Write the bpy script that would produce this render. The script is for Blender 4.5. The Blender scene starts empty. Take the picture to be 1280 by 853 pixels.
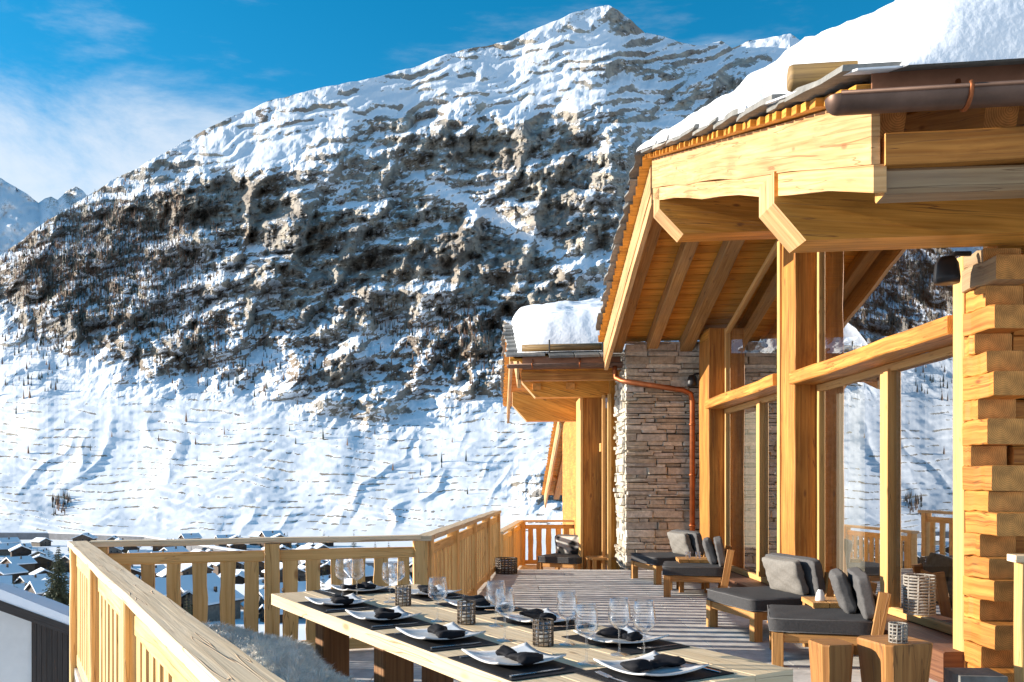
import bpy, math, random
import numpy as np
from mathutils import Vector, Matrix
random.seed(7)
R = math.radians
scene = bpy.context.scene
C = scene.collection

# ------------------------------------------------------------------ camera
FPX, HOR, EYE = 1100.0, 603.0, 1.4          # focal length and horizon in photo pixels, eye height in metres
cam_d = bpy.data.cameras.new('camera')
cam = bpy.data.objects.new('camera', cam_d); C.objects.link(cam)
cam.location = (0, 0, EYE); cam.rotation_euler = (R(90), 0, 0)
cam_d.sensor_width = 36; cam_d.lens = FPX / 1280 * 36
cam_d.shift_y = (HOR - 426.5) / 1280
cam_d.clip_start = 0.05; cam_d.clip_end = 30000
scene.camera = cam

# ------------------------------------------------------------------ light
SUN_AZ, SUN_EL = 84.0, 15.0                 # degrees left of the view axis, above the horizon
saz, sel = R(SUN_AZ), R(SUN_EL)
S = Vector((-math.sin(saz) * math.cos(sel), math.cos(saz) * math.cos(sel), math.sin(sel)))
sl = bpy.data.lights.new('sun', 'SUN'); sl.energy = 5.0; sl.angle = R(0.5); sl.color = (1.0, 0.91, 0.79)
so = bpy.data.objects.new('sun', sl); C.objects.link(so); so.location = (-30, 5, 20)
so.rotation_euler = (-S).to_track_quat('-Z', 'Y').to_euler()
SKY_STRENGTH = 0.095
scene.view_settings.view_transform = 'Standard'; scene.view_settings.look = 'None'
scene.view_settings.gamma = 1; scene.view_settings.exposure = 0.96
scene.view_settings.use_curve_mapping = False
try:
    scene.cycles.max_bounces = 8; scene.cycles.transparent_max_bounces = 24
    scene.cycles.caustics_reflective = False; scene.cycles.caustics_refractive = False
except Exception: pass

def nn(nt, t, **kw):
    n = nt.nodes.new(t)
    for k, v in kw.items(): setattr(n, k, v)
    return n

def build_world():
    w = bpy.data.worlds.new('World'); scene.world = w; w.use_nodes = True
    nt = w.node_tree; nt.nodes.clear(); L = nt.links.new
    out = nn(nt, 'ShaderNodeOutputWorld'); bg = nn(nt, 'ShaderNodeBackground')
    sky = nn(nt, 'ShaderNodeTexSky', sky_type='NISHITA'); sky.sun_disc = False
    sky.sun_elevation = R(SUN_EL + 8)
    sky.sun_rotation = math.atan2(S.x, S.y)
    sky.altitude = 1700; sky.air_density = 1.0; sky.dust_density = 0.25; sky.ozone_density = 2.6
    hs = nn(nt, 'ShaderNodeHueSaturation'); hs.inputs['Saturation'].default_value = 1.38; hs.inputs['Value'].default_value = 1.06
    hs.inputs['Hue'].default_value = 0.480
    L(sky.outputs[0], hs.inputs['Color'])
    tc = nn(nt, 'ShaderNodeTexCoord'); sep = nn(nt, 'ShaderNodeSeparateXYZ'); L(tc.outputs['Generated'], sep.inputs[0])
    # low cloud bank near the horizon plus thin high streaks
    mp = nn(nt, 'ShaderNodeMapping'); mp.inputs['Scale'].default_value = (1.0, 1.0, 2.1); mp.inputs['Location'].default_value = (3.1, 0.4, 0.2)
    L(tc.outputs['Generated'], mp.inputs[0])
    n1 = nn(nt, 'ShaderNodeTexNoise'); n1.inputs['Scale'].default_value = 5.0; n1.inputs['Detail'].default_value = 10; n1.inputs['Roughness'].default_value = 0.64
    n1.inputs['Distortion'].default_value = 0.35
    L(mp.outputs[0], n1.inputs['Vector'])
    band = nn(nt, 'ShaderNodeMapRange', interpolation_type='SMOOTHSTEP')
    L(sep.outputs['Z'], band.inputs[0])
    band.inputs[1].default_value = 0.48; band.inputs[2].default_value = 0.26; band.inputs[3].default_value = 0.0; band.inputs[4].default_value = 0.66
    ad = nn(nt, 'ShaderNodeMath', operation='ADD'); L(n1.outputs[0], ad.inputs[0]); L(band.outputs[0], ad.inputs[1])
    th = nn(nt, 'ShaderNodeMapRange', interpolation_type='SMOOTHSTEP'); L(ad.outputs[0], th.inputs[0])
    th.inputs[1].default_value = 0.66; th.inputs[2].default_value = 1.14; th.inputs[3].default_value = 0; th.inputs[4].default_value = 0.80
    mp2 = nn(nt, 'ShaderNodeMapping'); mp2.inputs['Scale'].default_value = (1.0, 2.5, 5.0); mp2.inputs['Rotation'].default_value = (0, R(24), 0); mp2.inputs['Location'].default_value = (0.35, 0.0, 0.1)
    L(tc.outputs['Generated'], mp2.inputs[0])
    n2 = nn(nt, 'ShaderNodeTexNoise'); n2.inputs['Scale'].default_value = 3.0; n2.inputs['Detail'].default_value = 8; n2.inputs['Roughness'].default_value = 0.6
    L(mp2.outputs[0], n2.inputs['Vector'])
    t2 = nn(nt, 'ShaderNodeMapRange', interpolation_type='SMOOTHSTEP'); L(n2.outputs[0], t2.inputs[0])
    t2.inputs[1].default_value = 0.51; t2.inputs[2].default_value = 0.80; t2.inputs[4].default_value = 0.5
    mx = nn(nt, 'ShaderNodeMath', operation='MAXIMUM'); L(th.outputs[0], mx.inputs[0]); L(t2.outputs[0], mx.inputs[1])
    mix = nn(nt, 'ShaderNodeMix', data_type='RGBA'); L(mx.outputs[0], mix.inputs['Factor'])
    L(hs.outputs[0], mix.inputs[6]); mix.inputs[7].default_value = (4.9, 5.2, 5.6, 1)
    L(mix.outputs[2], bg.inputs['Color']); bg.inputs['Strength'].default_value = SKY_STRENGTH
    L(bg.outputs[0], out.inputs[0])
build_world()

# ------------------------------------------------------------------ materials
def new_mat(name):
    m = bpy.data.materials.new(name); m.use_nodes = True
    nt = m.node_tree
    return m, nt, nt.nodes['Principled BSDF'], nt.links.new

def ramp(nt, pts):
    r = nn(nt, 'ShaderNodeValToRGB'); e = r.color_ramp.elements
    while len(e) < len(pts): e.new(0.5)
    for i, (p, c) in enumerate(pts):
        e[i].position = p; e[i].color = (*c, 1)
    return r

def mixc(nt, L, fac, a, b, mode='MIX'):
    m = nn(nt, 'ShaderNodeMix', data_type='RGBA', blend_type=mode)
    for s, v in ((m.inputs['Factor'], fac), (m.inputs[6], a), (m.inputs[7], b)):
        if hasattr(v, 'is_output') or isinstance(v, bpy.types.NodeSocket): L(v, s)
        elif isinstance(v, tuple): s.default_value = (*v, 1)
        else: s.default_value = v
    return m.outputs[2]

def wood(name, light, dark, knot=(0.12, 0.05, 0.02), rough=0.6, grain=1.0, var=0.25, grey=0.0, stain=0.0):
    """timber whose grain runs along UV u; tone differs from piece to piece"""
    m, nt, b, L = new_mat(name)
    uv = nn(nt, 'ShaderNodeUVMap'); oi = nn(nt, 'ShaderNodeObjectInfo')
    off = nn(nt, 'ShaderNodeVectorMath', operation='SCALE'); off.inputs[0].default_value = (37.0, 19.0, 11.0); L(oi.outputs['Random'], off.inputs['Scale'])
    addv = nn(nt, 'ShaderNodeVectorMath', operation='ADD'); L(uv.outputs[0], addv.inputs[0]); L(off.outputs[0], addv.inputs[1])
    mp = nn(nt, 'ShaderNodeMapping'); mp.inputs['Scale'].default_value = (0.9, 26 * grain, 1); L(addv.outputs[0], mp.inputs[0])
    n1 = nn(nt, 'ShaderNodeTexNoise'); n1.inputs['Scale'].default_value = 1.6; n1.inputs['Detail'].default_value = 6; n1.inputs['Distortion'].default_value = 0.6
    L(mp.outputs[0], n1.inputs['Vector'])
    mp2 = nn(nt, 'ShaderNodeMapping'); mp2.inputs['Scale'].default_value = (1.1, 4.0, 1); L(addv.outputs[0], mp2.inputs[0])
    n2 = nn(nt, 'ShaderNodeTexNoise'); n2.inputs['Scale'].default_value = 1.3; n2.inputs['Detail'].default_value = 3; L(mp2.outputs[0], n2.inputs['Vector'])
    rp = ramp(nt, [(0.30, dark), (0.66, light)]); L(n1.outputs[0], rp.inputs[0])
    mul = nn(nt, 'ShaderNodeMapRange'); L(n2.outputs[0], mul.inputs[0]); mul.inputs[1].default_value = 0.25; mul.inputs[2].default_value = 0.75
    mul.inputs[3].default_value = 1 - var; mul.inputs[4].default_value = 1 + var * 0.5
    rv = nn(nt, 'ShaderNodeMapRange'); L(oi.outputs['Random'], rv.inputs[0]); rv.inputs[3].default_value = 1 - var * 0.8; rv.inputs[4].default_value = 1 + var * 0.3
    mm = nn(nt, 'ShaderNodeMath', operation='MULTIPLY'); L(mul.outputs[0], mm.inputs[0]); L(rv.outputs[0], mm.inputs[1])
    sc = nn(nt, 'ShaderNodeVectorMath', operation='SCALE'); L(rp.outputs[0], sc.inputs[0]); L(mm.outputs[0], sc.inputs['Scale'])
    mp3 = nn(nt, 'ShaderNodeMapping'); mp3.inputs['Scale'].default_value = (2.6, 7.0, 1); L(addv.outputs[0], mp3.inputs[0])
    vo = nn(nt, 'ShaderNodeTexVoronoi'); vo.inputs['Scale'].default_value = 1.0; L(mp3.outputs[0], vo.inputs['Vector'])
    kn = nn(nt, 'ShaderNodeMapRange', interpolation_type='SMOOTHSTEP'); L(vo.outputs['Distance'], kn.inputs[0])
    kn.inputs[1].default_value = 0.16; kn.inputs[2].default_value = 0.05; kn.inputs[3].default_value = 0; kn.inputs[4].default_value = 0.75
    kc = nn(nt, 'ShaderNodeMath', operation='GREATER_THAN'); kc.inputs[1].default_value = 0.55
    sepc = nn(nt, 'ShaderNodeSeparateColor'); L(vo.outputs['Color'], sepc.inputs[0]); L(sepc.outputs[0], kc.inputs[0])
    km = nn(nt, 'ShaderNodeMath', operation='MULTIPLY'); L(kn.outputs[0], km.inputs[0]); L(kc.outputs[0], km.inputs[1])
    # drying cracks along the grain
    mp4 = nn(nt, 'ShaderNodeMapping'); mp4.inputs['Scale'].default_value = (0.5, 14.0, 1); L(addv.outputs[0], mp4.inputs[0])
    n4 = nn(nt, 'ShaderNodeTexNoise'); n4.inputs['Scale'].default_value = 1.1; n4.inputs['Detail'].default_value = 2; L(mp4.outputs[0], n4.inputs['Vector'])
    cr = nn(nt, 'ShaderNodeMath', operation='SUBTRACT'); L(n4.outputs[0], cr.inputs[0]); cr.inputs[1].default_value = 0.5
    ca = nn(nt, 'ShaderNodeMath', operation='ABSOLUTE'); L(cr.outputs[0], ca.inputs[0])
    ck = nn(nt, 'ShaderNodeMapRange'); L(ca.outputs[0], ck.inputs[0]); ck.inputs[1].default_value = 0.0; ck.inputs[2].default_value = 0.007; ck.inputs[3].default_value = 0.8; ck.inputs[4].default_value = 0
    c1 = mixc(nt, L, km.outputs[0], sc.outputs[0], knot)
    c2 = mixc(nt, L, ck.outputs[0], c1, knot)
    if stain:
        mp6 = nn(nt, 'ShaderNodeMapping'); mp6.inputs['Scale'].default_value = (1.6, 5.0, 1); L(addv.outputs[0], mp6.inputs[0])
        n6 = nn(nt, 'ShaderNodeTexNoise'); n6.inputs['Scale'].default_value = 1.0; n6.inputs['Detail'].default_value = 7; n6.inputs['Roughness'].default_value = 0.7; L(mp6.outputs[0], n6.inputs['Vector'])
        g6 = nn(nt, 'ShaderNodeMapRange', interpolation_type='SMOOTHSTEP'); L(n6.outputs[0], g6.inputs[0]); g6.inputs[1].default_value = 0.52; g6.inputs[2].default_value = 0.72; g6.inputs[4].default_value = stain
        c2 = mixc(nt, L, g6.outputs[0], c2, tuple(v * 0.45 for v in dark))
        mp7 = nn(nt, 'ShaderNodeMapping'); mp7.inputs['Scale'].default_value = (1.3, 40.0, 1); L(addv.outputs[0], mp7.inputs[0])
        n7 = nn(nt, 'ShaderNodeTexNoise'); n7.inputs['Scale'].default_value = 1.0; n7.inputs['Detail'].default_value = 3; L(mp7.outputs[0], n7.inputs['Vector'])
        g7 = nn(nt, 'ShaderNodeMapRange'); L(n7.outputs[0], g7.inputs[0]); g7.inputs[1].default_value = 0.66; g7.inputs[2].default_value = 0.74; g7.inputs[4].default_value = 0.75
        c2 = mixc(nt, L, g7.outputs[0], c2, knot)
    if grey:
        n5 = nn(nt, 'ShaderNodeTexNoise'); n5.inputs['Scale'].default_value = 2.0; n5.inputs['Detail'].default_value = 4; L(addv.outputs[0], n5.inputs['Vector'])
        g5 = nn(nt, 'ShaderNodeMapRange'); L(n5.outputs[0], g5.inputs[0]); g5.inputs[1].default_value = 0.4; g5.inputs[2].default_value = 0.65; g5.inputs[4].default_value = grey
        c2 = mixc(nt, L, g5.outputs[0], c2, (0.24, 0.19, 0.14))
    L(c2, b.inputs['Base Color']); b.inputs['Roughness'].default_value = rough
    b.inputs['Specular IOR Level'].default_value = 0.3
    bp = nn(nt, 'ShaderNodeBump'); bp.inputs['Strength'].default_value = 0.6; bp.inputs['Distance'].default_value = 0.006
    hb = nn(nt, 'ShaderNodeMath', operation='SUBTRACT'); L(n1.outputs[0], hb.inputs[0]); L(ck.outputs[0], hb.inputs[1])
    L(hb.outputs[0], bp.inputs['Height']); L(bp.outputs[0], b.inputs['Normal'])
    return m

def plain(name, col, rough=0.6, metal=0.0, noise=0.12, scale=12.0, bump=0.0, spec=0.4, coord='Object', dist=0.004, col2=None):
    m, nt, b, L = new_mat(name)
    tc = nn(nt, 'ShaderNodeTexCoord')
    n = nn(nt, 'ShaderNodeTexNoise'); n.inputs['Scale'].default_value = scale; n.inputs['Detail'].default_value = 7; n.inputs['Roughness'].default_value = 0.62
    L(tc.outputs[coord], n.inputs['Vector'])
    c2 = col2 or tuple(min(1, c * (1 + noise)) for c in col)
    r = ramp(nt, [(0.3, tuple(c * (1 - noise) for c in col)), (0.7, c2)]); L(n.outputs[0], r.inputs[0])
    L(r.outputs[0], b.inputs['Base Color']); b.inputs['Roughness'].default_value = rough; b.inputs['Metallic'].default_value = metal
    b.inputs['Specular IOR Level'].default_value = spec
    if bump:
        bp = nn(nt, 'ShaderNodeBump'); bp.inputs['Strength'].default_value = bump; bp.inputs['Distance'].default_value = dist
        L(n.outputs[0], bp.inputs['Height']); L(bp.outputs[0], b.inputs['Normal'])
    return m

def per_piece(name, cols, rough=0.8, scale=14.0, bump=0.4, dist=0.01):
    """stone whose tone differs from piece to piece"""
    m, nt, b, L = new_mat(name)
    oi = nn(nt, 'ShaderNodeObjectInfo'); tc = nn(nt, 'ShaderNodeTexCoord'); geo = nn(nt, 'ShaderNodeNewGeometry')
    r = ramp(nt, [(i / (len(cols) - 1), c) for i, c in enumerate(cols)]); L(oi.outputs['Random'], r.inputs[0])
    n = nn(nt, 'ShaderNodeTexNoise'); n.inputs['Scale'].default_value = scale; n.inputs['Detail'].default_value = 8; n.inputs['Roughness'].default_value = 0.65
    L(geo.outputs['Position'], n.inputs['Vector'])
    mr = nn(nt, 'ShaderNodeMapRange'); L(n.outputs[0], mr.inputs[0]); mr.inputs[1].default_value = 0.3; mr.inputs[2].default_value = 0.7; mr.inputs[3].default_value = 0.62; mr.inputs[4].default_value = 1.2
    sc = nn(nt, 'ShaderNodeVectorMath', operation='SCALE'); L(r.outputs[0], sc.inputs[0]); L(mr.outputs[0], sc.inputs['Scale'])
    L(sc.outputs[0], b.inputs['Base Color']); b.inputs['Roughness'].default_value = rough; b.inputs['Specular IOR Level'].default_value = 0.25
    bp = nn(nt, 'ShaderNodeBump'); bp.inputs['Strength'].default_value = bump; bp.inputs['Distance'].default_value = dist
    L(n.outputs[0], bp.inputs['Height']); L(bp.outputs[0], b.inputs['Normal'])
    return m

def glass_mat(name, lo, hi, tint=(1, 1, 1)):
    m, nt, b, L = new_mat(name); nt.nodes.remove(b)
    out = nt.nodes['Material Output']
    tr = nn(nt, 'ShaderNodeBsdfTransparent'); tr.inputs[0].default_value = (*tint, 1)
    gl = nn(nt, 'ShaderNodeBsdfGlossy'); gl.inputs['Roughness'].default_value = 0.0; gl.inputs['Color'].default_value = (0.95, 0.97, 1, 1)
    lw = nn(nt, 'ShaderNodeLayerWeight'); lw.inputs['Blend'].default_value = 0.5
    mr = nn(nt, 'ShaderNodeMapRange'); L(lw.outputs['Facing'], mr.inputs[0]); mr.inputs[3].default_value = lo; mr.inputs[4].default_value = hi
    mx = nn(nt, 'ShaderNodeMixShader'); L(mr.outputs[0], mx.inputs[0]); L(tr.outputs[0], mx.inputs[1]); L(gl.outputs[0], mx.inputs[2])
    L(mx.outputs[0], out.inputs[0])
    return m

def snow_mat(name, scale=1.5, dist=0.05, col=(0.86, 0.88, 0.91)):
    m, nt, b, L = new_mat(name)
    tc = nn(nt, 'ShaderNodeTexCoord'); n = nn(nt, 'ShaderNodeTexNoise'); n.inputs['Scale'].default_value = scale; n.inputs['Detail'].default_value = 8
    L(tc.outputs['Object'], n.inputs['Vector'])
    b.inputs['Base Color'].default_value = (*col, 1); b.inputs['Roughness'].default_value = 0.75; b.inputs['Specular IOR Level'].default_value = 0.2
    bp = nn(nt, 'ShaderNodeBump'); bp.inputs['Strength'].default_value = 0.4; bp.inputs['Distance'].default_value = dist
    nf = nn(nt, 'ShaderNodeTexNoise'); nf.inputs['Scale'].default_value = scale * 9; nf.inputs['Detail'].default_value = 6; L(tc.outputs['Object'], nf.inputs['Vector'])
    sm = nn(nt, 'ShaderNodeMath', operation='MULTIPLY_ADD'); L(nf.outputs[0], sm.inputs[0]); sm.inputs[1].default_value = 0.10; L(n.outputs[0], sm.inputs[2])
    L(sm.outputs[0], bp.inputs['Height']); L(bp.outputs[0], b.inputs['Normal'])
    return m

M = {}
M['rail'] = wood('larch_rail', (0.87, 0.56, 0.235), (0.70, 0.40, 0.13), knot=(0.30, 0.13, 0.04), var=0.22, stain=0.22)
M['railtop'] = wood('bleached_rail_top', (0.86, 0.68, 0.46), (0.72, 0.53, 0.32), knot=(0.34, 0.18, 0.08), var=0.18, stain=0.3)
M['timber'] = wood('chalet_timber', (0.84, 0.40, 0.075), (0.58, 0.235, 0.03), knot=(0.17, 0.06, 0.02), var=0.34, stain=0.5)
M['barge'] = wood('barge_timber', (0.76, 0.47, 0.22), (0.52, 0.28, 0.105), knot=(0.25, 0.11, 0.04), var=0.28, stain=0.5)
M['log'] = wood('hewn_log', (0.72, 0.32, 0.07), (0.42, 0.15, 0.025), knot=(0.16, 0.05, 0.02), var=0.34, grain=0.8, stain=0.55)
M['greylog'] = wood('weathered_log', (0.46, 0.31, 0.16), (0.30, 0.18, 0.09), knot=(0.12, 0.05, 0.02), var=0.3, grey=0.4)
M['board'] = wood('sheathing_board', (0.84, 0.40, 0.065), (0.62, 0.25, 0.03), knot=(0.24, 0.08, 0.02), var=0.24)
M['rafter'] = wood('old_rafter', (0.56, 0.32, 0.11), (0.36, 0.18, 0.055), knot=(0.12, 0.05, 0.02), var=0.25, grey=0.25)
M['frame'] = wood('window_frame_wood', (0.78, 0.46, 0.17), (0.64, 0.34, 0.11), var=0.08, knot=(0.4, 0.2, 0.07))
M['table'] = wood('oak_table_top', (0.88, 0.68, 0.44), (0.78, 0.57, 0.33), knot=(0.35, 0.2, 0.09), var=0.12, rough=0.5)
M['darkwood'] = wood('dark_table_leg', (0.30, 0.15, 0.06), (0.18, 0.08, 0.03), var=0.2)
M['teak'] = wood('teak_frame', (0.58, 0.30, 0.10), (0.43, 0.20, 0.06), var=0.15, knot=(0.3, 0.14, 0.05))
M['stool'] = wood('solid_oak_block', (0.50, 0.235, 0.07), (0.32, 0.13, 0.035), var=0.2)
M['plinth'] = wood('dark_plinth', (0.22, 0.10, 0.05), (0.12, 0.05, 0.03), var=0.2)
M['snowlog'] = wood('snow_guard_log', (0.34, 0.21, 0.07), (0.17, 0.10, 0.035), var=0.25, grey=0.3)
M['snow'] = snow_mat('roof_snow', 2.2, 0.12)
M['slate'] = per_piece('stone_slate', [(0.13, 0.13, 0.125), (0.27, 0.26, 0.235), (0.20, 0.195, 0.18), (0.33, 0.31, 0.28)], scale=9, bump=0.7, dist=0.02)
M['stone'] = per_piece('quartzite_wall_stone', [(0.33, 0.28, 0.21), (0.66, 0.58, 0.45), (0.48, 0.45, 0.39), (0.76, 0.70, 0.58), (0.40, 0.35, 0.27), (0.62, 0.58, 0.52)], scale=16, bump=0.6)
M['mortar'] = plain('mortar', (0.14, 0.12, 0.10), 0.95)
M['slab'] = per_piece('terrace_slab', [(0.60, 0.57, 0.53), (0.66, 0.63, 0.58), (0.63, 0.60, 0.56), (0.58, 0.55, 0.51)], scale=6, bump=0.2, dist=0.004)
M['copper'] = plain('copper_pipe', (0.34, 0.11, 0.04), 0.5, 0.75, 0.35, 6)
M['oldcopper'] = plain('brown_copper', (0.16, 0.10, 0.075), 0.5, 0.7, 0.3, 5)
M['coppersheet'] = plain('copper_fascia', (0.30, 0.14, 0.08), 0.5, 0.5, 0.25, 4)
M['black'] = plain('black_metal', (0.02, 0.02, 0.022), 0.45, 0.2)
M['charcoal'] = plain('charcoal_fabric', (0.062, 0.061, 0.063), 0.95, 0, 0.2, 60, 0.5, 0.15)
M['greycloth'] = plain('grey_fabric', (0.115, 0.112, 0.112), 0.95, 0, 0.18, 60, 0.5, 0.15)
M['palepillow'] = plain('pale_grey_pillow', (0.22, 0.205, 0.185), 0.95, 0, 0.15, 60, 0.5, 0.15)
M['mat'] = plain('black_placemat', (0.014, 0.014, 0.016), 0.7, 0, 0.3, 90, 0.4, 0.2)
M['napkin'] = plain('black_napkin', (0.010, 0.010, 0.013), 0.8, 0, 0.2, 30, 0.5, 0.2)
M['china'] = plain('white_china', (0.78, 0.77, 0.76), 0.12, 0, 0.01, 5, 0, 0.5)
M['steel'] = plain('cutlery_steel', (0.65, 0.65, 0.66), 0.22, 1.0, 0.05)
M['wire'] = plain('lantern_wire', (0.10, 0.075, 0.055), 0.6, 0.2, 0.3, 40)
M['greywire'] = plain('grey_rattan', (0.30, 0.27, 0.23), 0.7, 0.0, 0.25, 40)
M['wineglass'] = glass_mat('wine_glass', 0.03, 0.55)
M['pane'] = glass_mat('window_pane', 0.30, 0.86, (0.8, 0.82, 0.8))
M['candleglass'] = glass_mat('candle_glass', 0.06, 0.5)
M['wax'] = plain('candle_wax', (0.75, 0.70, 0.60), 0.5)
M['curtain'] = plain('linen_curtain', (0.62, 0.57, 0.48), 0.9, 0, 0.08, 20)
M['plaster'] = plain('white_plaster', (0.70, 0.69, 0.67), 0.9, 0, 0.05, 3, 0.2)
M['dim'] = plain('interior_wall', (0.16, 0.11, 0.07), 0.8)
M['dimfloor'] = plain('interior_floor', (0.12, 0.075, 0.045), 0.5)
M['darkboard'] = wood('dark_cladding', (0.055, 0.045, 0.04), (0.03, 0.025, 0.022), var=0.2)
M['fur'] = plain('sheepskin_wool', (0.93, 0.88, 0.81), 0.95, 0, 0.12, 8, 0, 0.1)
def endgrain():
    m, nt, b, L = new_mat('end_grain'); uv = nn(nt, 'ShaderNodeUVMap'); oi = nn(nt, 'ShaderNodeObjectInfo')
    off = nn(nt, 'ShaderNodeVectorMath', operation='SCALE'); off.inputs[0].default_value = (0.06, 0.05, 0); L(oi.outputs['Random'], off.inputs['Scale'])
    ad = nn(nt, 'ShaderNodeVectorMath', operation='SUBTRACT'); L(uv.outputs[0], ad.inputs[0]); L(off.outputs[0], ad.inputs[1])
    wv = nn(nt, 'ShaderNodeTexWave', wave_type='RINGS', rings_direction='Z'); wv.inputs['Scale'].default_value = 26; wv.inputs['Distortion'].default_value = 2.2; wv.inputs['Detail'].default_value = 3; wv.inputs['Detail Scale'].default_value = 2
    L(ad.outputs[0], wv.inputs['Vector'])
    n = nn(nt, 'ShaderNodeTexNoise'); n.inputs['Scale'].default_value = 9; n.inputs['Detail'].default_value = 6; L(ad.outputs[0], n.inputs['Vector'])
    r = ramp(nt, [(0.0, (0.62, 0.27, 0.065)), (1.0, (0.86, 0.44, 0.13))]); L(wv.outputs[0], r.inputs[0])
    mr = nn(nt, 'ShaderNodeMapRange'); L(n.outputs[0], mr.inputs[0]); mr.inputs[1].default_value = 0.3; mr.inputs[2].default_value = 0.7; mr.inputs[3].default_value = 0.55; mr.inputs[4].default_value = 1.15
    sc = nn(nt, 'ShaderNodeVectorMath', operation='SCALE'); L(r.outputs[0], sc.inputs[0]); L(mr.outputs[0], sc.inputs['Scale'])
    L(sc.outputs[0], b.inputs['Base Color']); b.inputs['Roughness'].default_value = 0.8
    return m
M['endgrain'] = endgrain()
ENDS = {'log', 'timber', 'greylog', 'teak', 'rafter'}

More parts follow.
